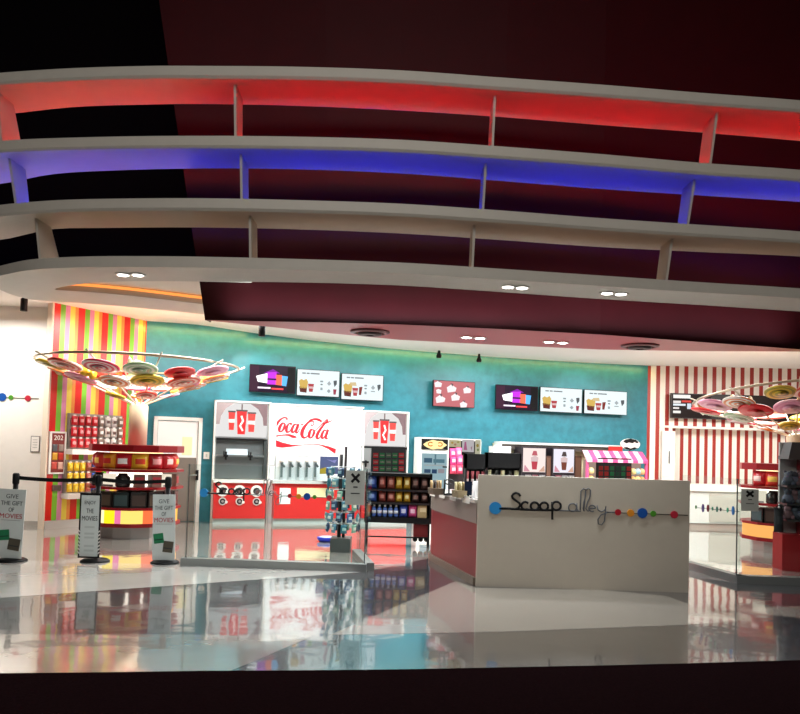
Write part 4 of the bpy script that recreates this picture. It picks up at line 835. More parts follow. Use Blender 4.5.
# ================================================================== LEFT STRIPED WALL: pegboards, poster, shelf trays
t = thing('poster', 'tall red candy poster in white frame on the multicolour striped wall', 'poster', SW.A, SW.rz)
q = SW.rect(49.5, 431.5, 66, 474, -.05); W, H = q[1]-q[0], q[3]-q[2]
mb = MB(); mb.box(q[0], q[1], -.05, -.0, q[2], q[3], WHITE); mb.build('frame', t)
mb = MB(); mb.box(q[0]+W*.12, q[1]-W*.12, -.054, -.05, q[2]+H*.04, q[3]-H*.04, M('7c2420', .4)); sh = mb.build('sheet', t)
mb = MB(); text_mb(mb, '202', (q[0]+q[1])/2, q[3]-H*.2, H*.11, W*.55, -.056, WHITE); mb.build('lettering', sh, 'white figures 202')
for i, (a, b, c_) in enumerate([(.3, .62, '54565c'), (.68, .62, '8a7a70'), (.32, .42, 'd8a030'), (.68, .42, 'c83028'), (.3, .2, 'c84a40'), (.68, .2, 'e0b0a0')]):
    mb = MB(); mb.pillow(q[0]+W*a, -.056, q[2]+H*(b-.09), W*.32, H*.17, .008, M(c_, .4)); mb.build('packet_print', sh)
def pegboard(x0, y0, x1, y1, label, cols_, rows, grp, rowword):
    q = SW.rect(x0, y0, x1, y1, -.1); t = thing('pegboard', label, 'pegboard', SW.A, SW.rz); W, H = q[1]-q[0], q[3]-q[2]
    mb = MB(); mb.box(q[0], q[1], -.09, -.0, q[2], q[3], M('9c9690', .5)); mb.build('board', t)
    mb = MB(); mb.box(q[0]-.02, q[1]+.02, -.26, -.0, q[2]-.09, q[2], WHITE); mb.build('tray', t, 'white tray under the board')
    n_ = len(cols_); h = H*.94/rows; ww = W/n_
    mesh = {c_: MB().pillow(0, 0, 0, ww*.9, h*.82, .07, M(c_[0], .3), M(c_[1], .4)).box(-ww*.2, ww*.2, -.004, .004, h*.8, h*.94, M(c_[2], .4)).mesh('packet') for c_ in set(cols_)}
    for j in range(rows):
        for i, c_ in enumerate(cols_):
            mb_l = f'{c_[3]} candy packet on the {rowword}, {ORD[j]} row down, {ORD[i]} from left'
            inst(mesh[c_], 'candy_packet', mb_l, 'candy packet', SW.w(q[0]+ww*(i+.5), -.14, q[3]-h*(j+1)-.01), SW.rz, grp)
RD = ('c81c28', 'f0a8a8', 'f4ece8', 'red'); BR = ('8a7468', 'f0ece8', 'f4f0ec', 'grey-brown'); WT = ('ddd8d4', '6a5048', 'f4f0ec', 'white'); YL = ('e8b820', 'f4d850', 'f4ece0', 'yellow'); RB = ('a84a38', 'c88070', 'f0e0d0', 'rust'); BL = ('2458b8', '78a0e0', '2a2a3a', 'blue')
pegboard(69.5, 414.5, 122, 449.5, 'grey pegboard of red and white candy packets on the striped wall', [RD, RD, RD, RD, BR, WT, WT, BR], 3, 'packets on the upper pegboard', 'upper pegboard')
pegboard(65.5, 460, 96, 493, 'pegboard of yellow and blue candy packets low on the striped wall', [YL, YL, YL, RB, BL], 3, 'packets on the lower pegboard', 'lower pegboard')
q = SW.rect(52.5, 485, 61, 491, -.02); mb = MB(); mb.box(q[0], q[1], -.02, 0, q[2], q[3], M('7a6a60', .3, .4)); mb.box(q[0]+.03, q[1]-.03, -.026, -.02, q[2]+.02, q[3]-.02, M('5a4e48', .4)); o = mb.build('wall_outlet'); tag(o, 'grey socket plate on the striped wall below the red poster', 'socket', None, SW.A, SW.rz)
# white wall: dots sign and small framed notice
WF = Fr((-10.5, 13.5), (A.x-.05, 13.5)); t = thing('wall_lettering', 'blue, green and pink dots on a line on the white wall at far left', 'sign', WF.A, WF.rz)
u_, z_ = WF.uz(2.5, 397, 0); kk = (WF.uz(28, 400)[0]-u_)/(CF.uz(674, 514)[0]-CF.uz(642.2, 513)[0])
bu_ = u_-(CF.uz(642.2, 513)[0]-u0s)*kk; bz_ = z_-(CF.uz(642.2, 513)[1]-z0s)*kk; sign(WF, -.002, t, bu_, bz_, kk, tail_only=True)
q = WF.rect(31, 436, 40, 452, 0); mb = MB(); mb.box(q[0], q[1], -.015, 0, q[2], q[3], M('6a6a68', .4)); mb.box(q[0]+.012, q[1]-.012, -.018, -.015, q[2]+.012, q[3]-.012, WHITE)
for k_ in range(4): zz = q[3]-(q[3]-q[2])*(.25+.16*k_); mb.box(q[0]+.04, q[1]-.04, -.02, -.018, zz, zz+.008, M('9a9a98', .5))
o = mb.build('wall_notice'); tag(o, 'small white framed notice on the white wall left of the stripes', 'notice', None, WF.A, WF.rz)

# ================================================================== SPINNER RACK of hanging packets by the glass
sp_ = onz(341.5, 550.5, 0); t = thing('spinner_rack', 'tall dark spinner rack pole with hooks behind the glass corner', 'rack', (sp_.x, sp_.y, 0))
zt_ = aty(342, 446.5, sp_.y).z
mb = MB(); mb.slab([(-.16, -.2), (.14, -.2), (.14, .2), (-.16, .2)], 0, .2, M('5c6260', .35, .4)); mb.build('base', t, 'dark grey base box')
mb = MB(); mb.tube([(.02, 0, .2), (.02, 0, zt_)], .022, M('2a2226', .35, .4)); mb.build('pole', t)
mb = MB(); mb.tube([(-.05, .03, .2), (-.05, .03, zt_-.12)], .03, M('18181c', .4)); mb.build('pole', t, 'shorter thick black pole')
for j in range(6):
    z_ = .42+j*.17; mb = MB(); mb.tube([(.2*math.cos(a), .2*math.sin(a), z_) for a in [2*math.pi*k_/16 for k_ in range(16)]], .006, STEEL, 6, closed=True)
    for k_ in range(4): a = math.pi/4+k_*math.pi/2; mb.tube([(0, 0, z_), (.2*math.cos(a), .2*math.sin(a), z_)], .006, STEEL, 6)
    mb.build('hook_ring', t)
cl = [('5f93a8', 'd8e8e4', 'pale blue'), ('3c7a8a', 'a8d0c8', 'teal'), ('7aa8b0', 'e8ecd8', 'sea green'), ('34506c', '90b8c8', 'navy'), ('86b4a0', 'f0f0e0', 'mint'), ('4a6e9c', 'c8d8e8', 'blue')]
pmsh = [MB().pillow(0, 0, 0, .1, .13, .05, M(a, .25), M(b, .3)).mesh('sweet_bag') for a, b, c_ in cl]
rnd = random.Random(11); lv = ['lowest', 'second lowest', 'third lowest', 'third highest', 'second highest', 'top']
for j in range(6):
    for k_ in range(9):
        a = 2*math.pi*(k_+.5*(j % 2))/9; c_ = rnd.randrange(6); side = 'left' if math.cos(a) < -.35 else ('right' if math.cos(a) > .35 else 'middle'); dep = 'towards the glass' if math.sin(a) < 0 else 'at the back'
        o = inst(pmsh[c_], 'sweet_bag', f'{cl[c_][2]} sweet bag on {lv[j]} ring of the spinner rack, {side}, {dep}', 'sweet bag', (sp_.x+.24*math.cos(a), sp_.y+.24*math.sin(a), .28+j*.17+rnd.uniform(-.01, .01)), a+math.pi/2+rnd.uniform(-.4, .4), 'sweet bags on the spinner rack', rnd.uniform(-.15, .15))
p_ = onz(326, 541.5, 0); t = thing('floor_tray', 'blue round tray on the floor beside the spinner rack', 'tray', (p_.x, p_.y, 0)); mb = MB(); mb.lathe([(.1, 0), (.14, .03), (.15, .07), (.14, .075)], M('2a3ad0', .3), 26); mb.build('tray_body', t)
mb = MB(); mb.lathe([(.13, .072), (.1, .085)], M('c8c8ea', .3), 24); mb.build('lid', t)
# small standing posters on the drinks counter
q = cf.rect(320, 456.5, 338, 474, -.62); mb = MB(); mb.box(q[0], q[1], -.63, -.61, q[2], q[3], M('3c4668', .4)); mb.prism([(q[0], q[2]), (q[0]+.2, q[2]), (q[0]+.14, q[2]+.14), (q[0], q[2]+.1)], -.634, -.63, M('8a7a20', .4)); mb.prism([(q[0]+.12, q[2]+.3), (q[0]+.3, q[2]+.22), (q[1]-.03, q[3]-.06), (q[0]+.25, q[3]-.08)], -.634, -.63, M('6a6a98', .4))
zc_ = cf.uz(300, 481, -.5)[1]; mb.box((q[0]+q[1])/2-.02, (q[0]+q[1])/2+.02, -.625, -.6, zc_-.2, q[2], DARK); mb.box((q[0]+q[1])/2-.1, (q[0]+q[1])/2+.1, -.64, -.5, zc_-.02, zc_, DARK)
o = mb.build('counter_poster'); tag(o, 'dark blue poster with yellow corner right of the fountain taps', 'poster', None, cf.A, cf.rz)

# ================================================================== SNACK RACK
ra, rb_ = aty(363.5, 545, 12.1), aty(430.5, 547, 12.1); RF = Fr((ra.x, ra.y), (rb_.x, rb_.y)); W = RF.L
t = thing('snack_rack', 'black snack rack on feet between the glass corner and the red counter side', 'snack rack', RF.A, RF.rz)
z = lambda y: RF.uz(397, y)[1]
ztop = z(473.5)
mb = MB(); mb.box(0, W, 0, .4, ztop-.05, ztop, BLACK); mb.build('top_shelf', t)
mb = MB(); mb.box(0, W, .34, .4, z(523), ztop, M('1a1214', .5)); mb.build('back_panel', t)
for x_ in (0, W-.03): mb = MB(); mb.box(x_, x_+.03, 0, .4, z(523), ztop, BLACK); mb.build('side_panel', t)
for y_ in (491.5, 504.5): mb = MB(); mb.box(.03, W-.03, .0, .34, z(y_), z(y_)+.03, M('1c1416', .45)); mb.build('shelf', t)
mb = MB(); mb.box(0, W, -.02, .4, z(523), z(517.5), BLACK); mb.build('shelf', t, 'thick black lowest shelf')
for x_ in (0.02, W-.05):
    for y_ in (.02, .35): mb = MB(); mb.box(x_, x_+.03, y_, y_+.03, 0, z(523), BLACK); mb.build('leg', t)
mb = MB(); mb.box(.02, W-.02, .02, .05, z(538), z(536.6), BLACK); mb.build('foot_rail', t)
mb = MB(); q = RF.rect(413.5, 524.5, 428.5, 537, .05); mb.box(q[0], q[1], .06, .34, q[2], q[3], M('6a0f14', .4)); mb.build('red_box', t, 'dark red box under the right end')
for k_, x_ in enumerate((q[0]+.03, (q[0]+q[1])/2, q[1]-.03)): mb = MB(); mb.tube([(x_, .1, q[2]-.045), (x_, .14, q[2]-.045)], .04, BLACK, 14); mb.build('castor', t)
rowc = [('2f4f9c', '7a9ad8', 'blue'), ('8a4038', 'c88478', 'rust red'), ('94483c', 'd09080', 'rust red'), ('c89a2c', 'f0d878', 'yellow'), ('c4962c', 'f0e0a0', 'yellow'), ('3c2826', '8a6a60', 'dark brown'), ('402a26', '94746a', 'dark brown')]
xr = [(366, 377), (378.5, 386), (387, 395), (395.5, 402.5), (403.5, 410.5), (411.5, 419.5), (420.5, 428.5)]
for j, (yt, yb) in enumerate([(476, 490.5), (492, 503.5)]):
    for i, ((x0, x1), c_) in enumerate(zip(xr, rowc)):
        q = RF.rect(x0, yt+.4, x1, yb, .1); w_, h = q[1]-q[0], q[3]-q[2]
        inst(MB().pillow(0, 0, 0, w_*.96, h*.97, .09, M(c_[0], .3), M(c_[1], .4)).mesh('snack_bag'), 'snack_bag', f'{c_[2]} snack bag on the snack rack {("top", "second")[j]} row, {ORD[i]} from left', 'snack bag', RF.w((q[0]+q[1])/2, .1, z((491.5, 504.5)[j])+.032), RF.rz, 'snack bags on the black rack')
zs = z(517.5)+.002
bm_ = MB(); bm_.lathe([(.03, 0), (.036, .02), (.036, .12), (.02, .16)], M('5878c0', .2), 16); bm_.lathe([(.037, .05), (.037, .1)], M('e8eef8', .4), 16); bm_.lathe([(.018, .16), (.018, .19)], WHITE, 12); bm_ = bm_.mesh('water_bottle')
for i, x_ in enumerate((374, 379.5, 385, 390.5, 396)): inst(bm_, 'water_bottle', f'small blue water bottle on the lowest shelf of the snack rack, {ORD[i]} from the left', 'bottle', RF.w(RF.uz(x_, 510, .1)[0], .1, zs), 0, 'water bottles on the black rack')
for x0, x1, y0, c1, c2, lb in [(363.8, 370, 504.6, 'a8885c', 'c0a478', 'tan card box at the left end of the lowest snack rack shelf'), (417.5, 428.5, 503.8, 'b8a070', 'd8c8a0', 'wide tan card box at the right end of the lowest snack rack shelf')]:
    q = RF.rect(x0, y0, x1, 516, .08); mb = MB(); mb.box(q[0]+.03*(x0 < 370), q[1]-.03*(x0 > 400), .06, .26, zs, zs+.195, M(c1, .6)); mb.box(q[0]+.04, q[1]-.04, .054, .06, zs+.09, zs+.16, M(c2, .5)); o = mb.build('card_box'); tag(o, lb, 'box', None, RF.A, RF.rz)
for x0, x1, c1, c2, lb in [(399.5, 407.5, '3a50b0', 'd0d8f0', 'blue and white crisp bag beside the bottles on the snack rack'), (408.5, 416.8, 'd8508c', 'f0c8d8', 'pink crisp bag beside the wide tan box on the snack rack')]:
    q = RF.rect(x0, 504, x1, 517, .1); inst(MB().pillow(0, 0, 0, q[1]-q[0], .2, .09, M(c1, .3), M(c2, .35)).mesh('crisp_bag'), 'crisp_bag', lb, 'crisp bag', RF.w((q[0]+q[1])/2, .1, zs), RF.rz, None)

# ================================================================== FRIDGE AND POSTERS
ff = bwf(417, 484); O2 = -.3
t = thing('display_fridge', 'white display fridge with golden pastry sign on top beside the teal wall', 'fridge', ff.A, ff.rz)
q = ff.rect(417.5, 437.5, 448, 520, O2); mb = MB(); mb.box(q[0], q[1], O2, -.05, 0, q[3], M('eef0ea', .35)); mb.build('cabinet', t)
mb = MB(); h_ = ff.rect(422, 439, 448, 449.5, O2-.03); mb.box(h_[0], h_[1], O2-.03, O2, h_[2], h_[3], BLACK); sg_ = mb.build('header_sign', t, 'black header sign')
mb = MB(); W_, H_ = h_[1]-h_[0], h_[3]-h_[2]; cxh = (h_[0]+h_[1])/2; zz = (h_[2]+h_[3])/2; LY = M('ffe6a0', .4, emit=1.3); LO_ = M('e89030', .4, emit=.9)
mb.prism([(cxh+W_*.42*math.cos(a)*(1+.07*math.cos(6*a)), zz-H_*.05+H_*.42*math.sin(a)*(1+.1*math.cos(7*a))) for a in [2*math.pi*k_/40 for k_ in range(40)]], O2-.04, O2-.03, LY); mb.build('picture', sg_, 'glowing golden pastry shape')
for s_ in (-1, 1): mb = MB(); mb.tube([(cxh+s_*W_*.18+W_*.09*x, O2-.042, zz+H_*.17*y) for x, y in arc(0, 0, 1, 1, 40 if s_ < 0 else 140, 320 if s_ < 0 else -140, 12)], .012, LO_, 6); mb.build('swirl_print', sg_)
g_ = ff.rect(421.5, 453.5, 446.5, 500, O2-.01); mb = MB(); mb.box(g_[0], g_[1], O2-.012, O2, g_[2], g_[3], M('bfe4ee', .15, emit=.55)); dr_ = mb.build('door', t, 'cold blue lit glass door')
mb = MB()
for k_, (a, b, c_, d, cc) in enumerate([(.08, .4, .1, .2, '5a8aa8'), (.45, .9, .12, .2, '7ab0c4'), (.1, .9, .24, .27, 'e8f8fa'), (.1, .35, .34, .42, '486f98'), (.4, .6, .34, .43, '386090'), (.65, .9, .33, .42, 'd8d0d8'), (.5, .56, .02, .24, '88b8c8')]):
    Wd, Hd = g_[1]-g_[0], g_[3]-g_[2]; mb.box(g_[0]+Wd*a, g_[0]+Wd*b, O2-.018, O2-.012, g_[3]-Hd*d, g_[3]-Hd*c_, M(cc, .4, emit=.4))
mb.build('contents', dr_)
u_, z_ = ff.uz(445, 467, O2-.03); mb = MB(); mb.box(u_-.05, u_+.04, O2-.05, O2-.012, z_-.015, z_+.015, BLACK); mb.build('handle', dr_)
def wallcard(fr, x0, y0, x1, y1, off, name, label, cat, bg, deco=(), group=None, thick=.03, em=0):
    q = fr.rect(x0, y0, x1, y1, off); W_, H_ = q[1]-q[0], q[3]-q[2]; t = thing(name, label, cat, fr.w(q[0], off, q[2]), fr.rz, group)
    mb = MB(); mb.box(0, W_, 0, thick, 0, H_, M(bg, .4, emit=em)); b = mb.build('panel', t)
    if deco:
        mb = MB()
        for pts, c_ in deco: mb.prism([(W_*a, H_*(1-b2)) for a, b2 in pts], -.006, 0, M(c_, .4, emit=em))
        mb.build('picture', b)
    return t
def blob(cx_, cy_, rx, ry, n_=14): return [(cx_+rx*math.cos(2*math.pi*k_/n_), cy_+ry*math.sin(2*math.pi*k_/n_)) for k_ in range(n_)]
# cabinet behind the popcorn bags
t = thing('tall_cabinet', 'dark tall cabinet with cream header right of the display fridge', 'cabinet', ff.A, ff.rz)
q = ff.rect(448.6, 439, 482, 520, O2); mb = MB(); mb.box(q[0], q[1], O2+.12, -.05, 0, q[3], M('2a2426', .5)); mb.box(q[0], q[1], O2+.08, O2+.12, q[3]-.04, q[3]+.0, M('eef0ea', .4)); mb.box(q[1]-.04, q[1], O2+.08, O2+.12, q[2], q[3], M('eef0ea', .4)); mb.build('body', t)
wallcard(ff, 449.3, 440, 461, 447, O2, 'menu_card', 'cream dotted card above the pink bags', 'card', 'f2e6bc', [(blob(.25, .4, .1, .16), 'e0b860'), (blob(.5, .65, .1, .16), 'd89a80'), (blob(.75, .3, .1, .14), 'c8c070')], None, .02, .5)
wallcard(ff, 462.5, 439.8, 474, 452, O2, 'menu_card', 'white card with a pink figure right of the pink bags', 'card', 'f4eef2', [([(.18, .2), (.3, .15), (.36, .6), (.42, .85), (.1, .85)], 'd878a8'), ([(.7, .6), (.85, .5), (.8, .9)], 'c8a0b0')], None, .02, .5)
wallcard(ff, 475.5, 440, 480.5, 454, O2, 'menu_card', 'narrow cream card at the right end of the tall dark cabinet', 'card', 'f2eccc', [(blob(.4, .4, .25, .12), 'b8a040'), (blob(.5, .7, .2, .1), '88a060')], None, .02, .5)
q = ff.rect(449.5, 447, 462.5, 475, O2); bgs = [(451.5, 448.5, 'e04a90'), (457.5, 447.8, 'f070a8'), (452, 456, 'd83a88'), (458.5, 455.5, 'e85a9c'), (452, 464.5, 'e8486c'), (458.5, 464.5, 'd84068')]
for i, (x_, y_, c_) in enumerate(bgs):
    u_, z_ = ff.uz(x_+1, y_+9.5, O2); inst(MB().pillow(0, 0, 0, .15, .21, .1, M(c_, .35), M('f8c8dc', .4)).mesh('pink_bag'), 'pink_bag', f'bright pink sweet bag beside the fridge, {("upper", "middle", "lower")[i//2]} row {("left", "right")[i % 2]}', 'sweet bag', ff.w(u_, O2, z_), ff.rz, 'pink bags beside the fridge')

# ================================================================== BACK BENCH
bf = bwf(492, 648); O3 = -.95
t = thing('back_bench', 'long back bench with white-edged recess under the right teal wall', 'bench', bf.A, bf.rz)
q = bf.rect(493, 443, 643, 520, -.1); zB = .93; qe = bf.uz(621, 445, -.35)[0]
mb = MB(); mb.box(q[0], q[1], O3, -.1, zB-.06, zB, M('d8d4cc', .3)); mb.build('worktop', t); mb = MB(); mb.box(q[0], q[1], O3+.05, -.1, 0, zB-.06, M('b03028', .4)); mb.build('cabinet', t)
zT = bf.uz(560, 444.8, -.35)[1]
mb = MB(); mb.box(q[0], qe, -.1, -.03, zB, zT, M('e6dcb8', .5)); mb.build('back_panel', t, 'cream back panel')
mb = MB(); mb.box(q[0], qe, -.4, -.1, zT-.02, zT+.03, M('f2f2ec', .4)); mb.box(q[0]+.04, qe, -.36, -.1, zT-.14, zT-.02, M('4a403c', .5)); mb.box(q[0], q[0]+.05, -.4, -.1, zB, zT, M('f2f2ec', .4)); mb.build('canopy_frame', t, 'white frame over dark recess')
mb = MB(); 
def bb(mb, x0, y0, x1, y1, off, th, m): q = bf.rect(x0, y0, x1, y1, off); mb.box(q[0], q[1], off, off+th, q[2], q[3], m); return q
r_ = wallcard(bf, 493.5, 446.3, 511, 453.5, -.45, 'wall_unit', 'plain white box in the left end of the bench recess', 'box', 'f6f8f8', (), None, .25)
for x0, x1, cc, c2, lb, d_ in [(523, 545, 'f6e4de', 'd84a5a', 'lit machine picturing a red slush cup, left one on the back bench', 0), (553.5, 573.5, 'ece8f4', '8a4a3a', 'lit machine picturing a brown layered drink, right one on the back bench', 1)]:
    q = bf.rect(x0, 448.2+d_, x1, 474, O3+.25); W_ = q[1]-q[0]; zt_ = q[3]; H_ = zt_-zB
    t = thing('drink_machine', lb, 'drink machine', bf.w(q[0], O3+.25, zB), bf.rz, 'drink machines on the back bench')
    mb = MB(); mb.box(-.03, W_+.03, .0, .4, 0, H_+.03, M('28222a', .4)); mb.build('casing', t)
    mb = MB(); mb.box(0, W_, -.02, 0, H_*.28, H_, M(cc, .4, emit=1.1)); p = mb.build('lit_picture', t)
    mb = MB(); E = lambda c_: M(c_, .4, emit=.8)
    cc_ = W_*.5
    def pp_(pts, c_): mb.prism([(cc_+W_*a, H_*b) for a, b in pts], -.026, -.02, E(c_))
    pp_([(-.1, .36), (.1, .36), (.14, .6), (-.14, .6)], c2); pp_([(-.15, .6), (.15, .6), (.17, .72), (.02, .78), (-.17, .72)], 'f4d8d8'); pp_([(-.13, .78), (.13, .78), (.08, .92), (-.06, .92)], 'd86a78' if d_ == 0 else '5a4a4a'); pp_([(-.48, .3), (-.2, .3), (-.44, .5)], 'f0a8b8'); pp_([(.48, .3), (.2, .3), (.44, .48)], 'f0c0a8'); mb.build('cup_print', p)
    for k_ in range(3): mb = MB(); mb.lathe([(.05, 0), (.065, .1)], M(('f4e8e4', 'e87888', 'f8f0f0')[(k_+d_) % 3], .35, emit=.4), 14, (W_*(.18+.32*k_), -.07, H_*.06)); mb.build('cup', t)
    mb = MB(); mb.box(0, W_, -.14, 0, 0, H_*.06, M('3a4ac8' if d_ else '4a3038', .4)); mb.build('drip_tray', t)
for x0, x1, lb in [(545.8, 551.2, 'brown slatted cabinet between the two lit drink machines'), (574.5, 581.5, 'brown cabinet between the right drink machine and the pink awning')]:
    q = bf.rect(x0, 455.8, x1, 474, O3+.3); t = thing('small_cabinet', lb, 'cabinet', bf.w(q[0], O3+.3, zB), bf.rz, None)
    mb = MB(); mb.box(0, q[1]-q[0], 0, .35, 0, q[3]-zB, M('54382c', .5)); mb.build('body', t); mb = MB(); mb.box(.02, q[1]-q[0]-.02, -.01, 0, .1, q[3]-zB-.04, M('6e4c3c', .5)); mb.build('door', t)
# sweet stall with pink striped awning
O4 = -1.0; q = bf.rect(585, 451, 645.5, 476, O4); W_ = q[1]-q[0]; t = thing('sweet_stall', 'counter stall with pink and white striped awning near the red striped wall', 'stall', bf.w(q[0], O4, zB), bf.rz); H_ = q[3]-zB
mb = MB(); 
for k_ in range(12):
    x0, x1 = W_*k_/12, W_*(k_+1)/12; s_ = .12*(.5-k_/12) ; m_ = M('d8508c' if k_ % 2 else 'f8c8dc', .5)
    mb.add([(x0-.02, -.12, H_*.72), (x1-.02, -.12, H_*.72), (x1+.05, .2, H_), (x0+.05, .2, H_), (x0-.02, -.12, H_*.64), (x1-.02, -.12, H_*.64), (x1+.05, .2, H_-.02), (x0+.05, .2, H_-.02)], [(0, 1, 2, 3), (4, 5, 1, 0), (7, 6, 5, 4), (0, 3, 7, 4), (1, 5, 6, 2), (3, 2, 6, 7)], m_)
mb.build('awning', t, 'pink and white striped awning')
for x_ in (0, W_-.05): mb = MB(); mb.box(x_, x_+.05, -.08, -.03, 0, H_*.7, M('d85a90', .5)); mb.build('post', t, 'pink post')
mb = MB(); mb.box(.05, W_-.05, .1, .15, 0, H_*.7, M('f4d0c0', .4, emit=.4)); mb.build('back_panel', t)
mb = MB(); a_ = W_*.17; b_ = W_*.72; mb.box(a_, b_, -.1, -.02, 0, H_*.78, BLACK); bp3 = mb.build('button_panel', t, 'black panel of red and green buttons')
mb = MB()
for i, c_ in enumerate(('a82420', 'a82420', '1e7040', '1a4430', '1e7040', 'b02c28')):
    for j in range(3): x0 = a_+(b_-a_)*(i+.15)/6; x1 = a_+(b_-a_)*(i+.85)/6; z0_ = H_*(.06+j*.17); mb.box(x0, x1, -.108, -.1, z0_, z0_+H_*.13, M(c_, .4, emit=.45))
mb.build('buttons', bp3)
def bun(x, zc, c_, nm): mb = MB(); mb.lathe([(.02, 0), (.07, .02), (.07, .1), (.03, .14)], M(c_, .4), 14, (x, -.02, zc)); mb.build(nm, t)
for k_, x in enumerate((W_*.09, W_*.78, W_*.86, W_*.93)): bun(x, .02, ('e8b070', 'd8a860', 'f0c880', 'c89058')[k_], 'sweet_jar'); bun(x, .2, ('f4e0a0', 'f0d890', 'a0c8d8', 'e8b880')[k_], 'sweet_jar')
# black and white oval emblem and red card above the stall
q = bf.rect(609, 446.5, 622.5, 453.5, -.7); t = thing('red_card', 'red card behind the oval sign above the striped awning', 'card', bf.w(q[0], -.7, 0), bf.rz); mb = MB(); mb.box(0, q[1]-q[0], 0, .03, q[2], q[3], M('d82a28', .4)); mb.build('panel', t); mb = MB(); mb.box(.1, .14, .03, .06, zB, q[3], DARK); mb.build('stand', t)
q = bf.rect(621, 438.6, 640, 450, -.7); W_, H_ = q[1]-q[0], q[3]-q[2]; t = thing('oval_sign', 'oval white sign with wavy black top and base above the striped awning', 'sign', bf.w(q[0], -.7, q[2]), bf.rz)
mb = MB(); mb.ydisc(W_/2, H_/2, W_/2, 0, .04, WHITE, 32, H_/2); mb.build('panel', t)
mb = MB(); mb.prism([(W_*a, H_*b) for a, b in [(.1, .72), (.22, .9), (.5, 1.0), (.78, .9), (.92, .7), (.84, .62), (.7, .72), (.6, .6), (.4, .66), (.28, .56), (.18, .66)]], -.01, 0, BLACK); mb.build('emblem', t, 'black wavy upper shape')
mb = MB(); mb.prism([(W_*a, H_*b) for a, b in [(.14, .2), (.3, .26), (.5, .14), (.7, .26), (.88, .2), (.7, .04), (.5, .0), (.28, .05)]], -.01, 0, BLACK); mb.build('emblem', t, 'black crescent at the foot')
mb = MB(); mb.tube([(W_/2, .03, 0), (W_/2, .05, zB-q[2]+.0)], .015, DARK); mb.build('stand', t)

# ================================================================== RIGHT CANDY WALL FURNITURE
a_ = RW.rect(671, 395.5, 840, 420.5, -.2); W_, H_ = a_[1]-a_[0], a_[3]-a_[2]
SWD = RW.rect(671, 395, 711, 420, -.2); w1 = SWD[1]-SWD[0]
t = thing('promotion_screen', 'long dark screen with ice cream picture on the red striped wall', 'screen', RW.w(a_[0], -.2, a_[2]), RW.rz)
mb = MB(); mb.box(0, W_, 0, .08, 0, H_, M('1a0e0c', .4)); mb.build('casing', t); mb = MB(); mb.box(.02, w1, -.006, 0, .02, H_-.02, M('28100a', .4, emit=.6)); p = mb.build('display', t)
mb = MB()
for x0, x1, y0, y1, c_ in [(.05, .48, .06, .2, 'f4f0ec'), (.05, .24, .3, .4, 'e8e0dc'), (.26, .5, .28, .36, 'd84038'), (.05, .36, .42, .5, 'e0e8f0'), (.4, .5, .4, .62, 'd0dce8'), (.05, .2, .56, .63, 'e8e0dc'), (.05, .24, .7, .8, 'f0ece8')]: mb.box(w1*x0, w1*x1, -.01, -.006, H_*(1-y1), H_*(1-y0), M(c_, .4, emit=1.1))
mb.build('print', p)
mb = MB(); mb.prism([(w1*a, H_*b) for a, b in [(.52, .5), (.6, .74), (.78, .84), (.98, .74), (1.08, .5), (.8, .14)]], -.012, -.006, M('f4e4d4', .4, emit=1)); mb.prism([(w1*a, H_*b) for a, b in [(.64, .6), (.76, .72), (.96, .6), (.86, .4), (.7, .42)]], -.016, -.012, M('c87848', .4, emit=.8)); mb.build('print', p)
# white niche unit and white counter
q = RW.rect(662, 431, 675, 478, -.1); t = thing('tall_unit', 'tall white unit in the niche beside the red striped wall', 'cabinet', RW.w(q[0], -.1, 0), RW.rz)
mb = MB(); mb.box(0, q[1]-q[0], 0, .09, 0, q[3], M('f1e9dd', .4)); mb.build('body', t); qd = RW.rect(663.5, 441, 671, 476, -.12); mb = MB(); mb.box(qd[0]-q[0], qd[1]-q[0], -.02, 0, qd[2], qd[3], M('fbf8f2', .4)); d_ = mb.build('door', t); mb = MB(); mb.box(qd[0]-q[0]+.12, qd[0]-q[0]+.15, -.05, -.02, qd[2]+.3, qd[2]+.6, STEEL); mb.build('handle', d_)
ra_, rb2 = aty(655, 528, 16.7), aty(830, 528, 16.9); BF2 = Fr((ra_.x, ra_.y), (rb2.x, rb2.y))
t = thing('white_counter', 'long white counter with pale base along the red striped wall', 'counter', BF2.A, BF2.rz); zc_ = BF2.uz(715, 486)[1]
mb = MB(); mb.box(0, BF2.L, -.04, 1.2, zc_-.12, zc_, M('f6efe6', .3)); mb.build('worktop', t); mb = MB(); mb.box(0, BF2.L, 0, 1.2, .1, zc_-.12, M('d8dcd8', .35)); mb.build('cabinet', t)
q = BF2.rect(709.5, 495, 740, 522, -.02); mb = MB(); mb.box(q[0], BF2.L, -.02, 0, q[2], q[3]+.02, M('bcb8ae', .35)); mb.build('front_panel', t, 'greyer front panel'); mb = MB(); mb.box(0, BF2.L, .02, 1.2, 0, .1, M('a8988e', .4)); mb.build('plinth', t)

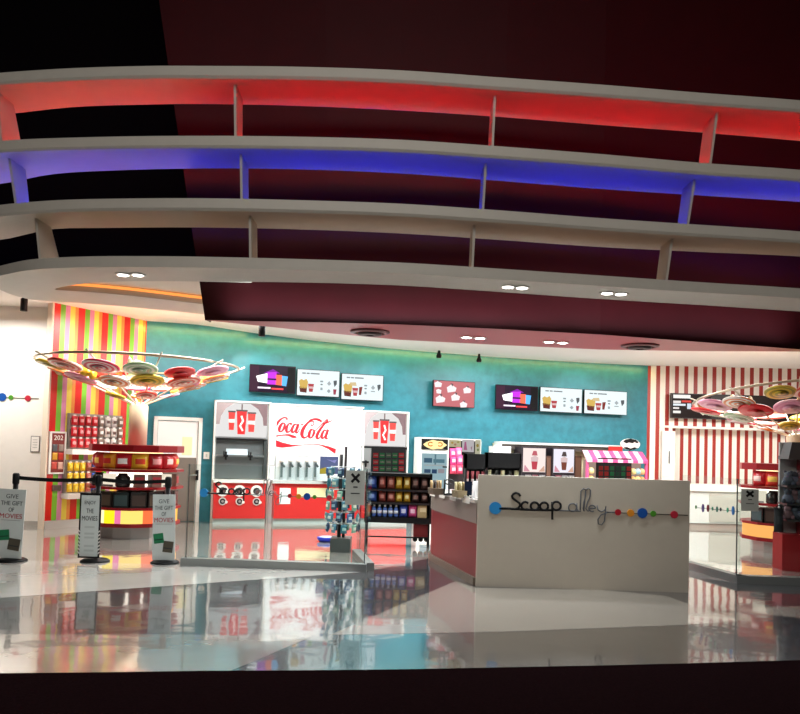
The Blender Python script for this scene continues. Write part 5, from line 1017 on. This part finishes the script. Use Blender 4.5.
# merchandise rack at the right edge
m0 = onz(782, 570.5, 0); t = thing('merchandise_rack', 'tall grey merchandise rack with dark red sides at the right photo edge', 'rack', (m0.x, m0.y, 0), math.radians(-6))
zz = lambda y: aty(782, y, m0.y).z
WR = .95
mb = MB(); mb.slab([(0, 0), (.3, -.12), (WR, -.12), (WR, .35), (0, .35)], 0, zz(534), M('8a1016', .3)); mb.build('base', t, 'dark red base cabinet')
mb = MB(); mb.box(.05, .3, .25, .3, zz(534), zz(442), M('a8aaa8', .4)); mb.box(.3, WR, .25, .3, zz(534), zz(442), M('a8242a', .4)); mb.build('back_panel', t)
mb = MB(); mb.prism([(.04, zz(459)), (.09, zz(442)), (WR, zz(442)), (WR, zz(459))], -.08, .3, M('4c4442', .45)); mb.build('header', t, 'dark sloping header')
mb = MB(); mb.box(.285, .325, -.12, .32, zz(534), zz(442), M('5c0c12', .35)); mb.build('divider', t, 'dark red upright divider')
shy = (485, 503, 519)
for y_ in shy: 
    for x0, x1 in ((.02, .285), (.325, WR)): mb = MB(); mb.box(x0, x1, -.1, .25, zz(y_)-.025, zz(y_), M('5a5a5c', .3, .5)); mb.build('shelf', t)
# soft toys and bags on its shelves
Mr = Matrix.Rotation(math.radians(-6), 3, 'Z')
def toy(c_, c2):
    mb = MB(); mb.lathe([(.03, 0), (.062, .02), (.07, .06), (.055, .1), (.03, .125)], M(c_, .8), 14); mb.lathe([(.01, .1), (.035, .115), (.045, .145), (.035, .175), (.008, .19)], M(c2, .8), 14)
    for s_ in (-1, 1): mb.lathe([(.004, 0), (.016, .008), (.016, .022), (.004, .03)], M(c_, .8), 10, (s_*.035, 0, .17)); mb.lathe([(.006, 0), (.024, .01), (.026, .045), (.008, .06)], M(c2, .8), 10, (s_*.05, -.04, .0))
    return mb.mesh('soft_toy')
tm = [toy('4a525e', '68707c'), toy('5c6272', '3a3e48'), toy('6a5054', '80646a')]; wd_ = ['dark grey', 'slate', 'brown']
for j, y_ in enumerate(shy):
    for i, x_ in enumerate((.07, .17, .25, .42, .56, .7, .84)):
        v = Mr@Vector((x_, -.0+.03*(i % 2), 0)); o = inst(tm[(i+j) % 3], 'soft_toy', f'{wd_[(i+j) % 3]} soft toy on the {("top", "middle", "lowest")[j]} merchandise rack shelf, {ORD[i]} from left', 'soft toy', (m0.x+v.x, m0.y+v.y, zz(y_)), math.radians(-6+(i*37 % 30)-15), 'soft toys on the merchandise rack'); o.scale = (1.15, 1.15, 1.05)
hb = MB().pillow(0, 0, 0, .14, .34, .1, M('24262a', .6), M('34383c', .5)).tube([(x*.04, 0, .33+z_*.05) for x, z_ in arc(0, 0, 1, 1, 180, 0, 10)], .006, BLACK).mesh('black_bag')
v = Mr@Vector((-.06, -.02, 0)); inst(hb, 'black_bag', 'long black bag hanging at the left side of the merchandise rack', 'bag', (m0.x+v.x, m0.y+v.y, zz(532)), 0, None)
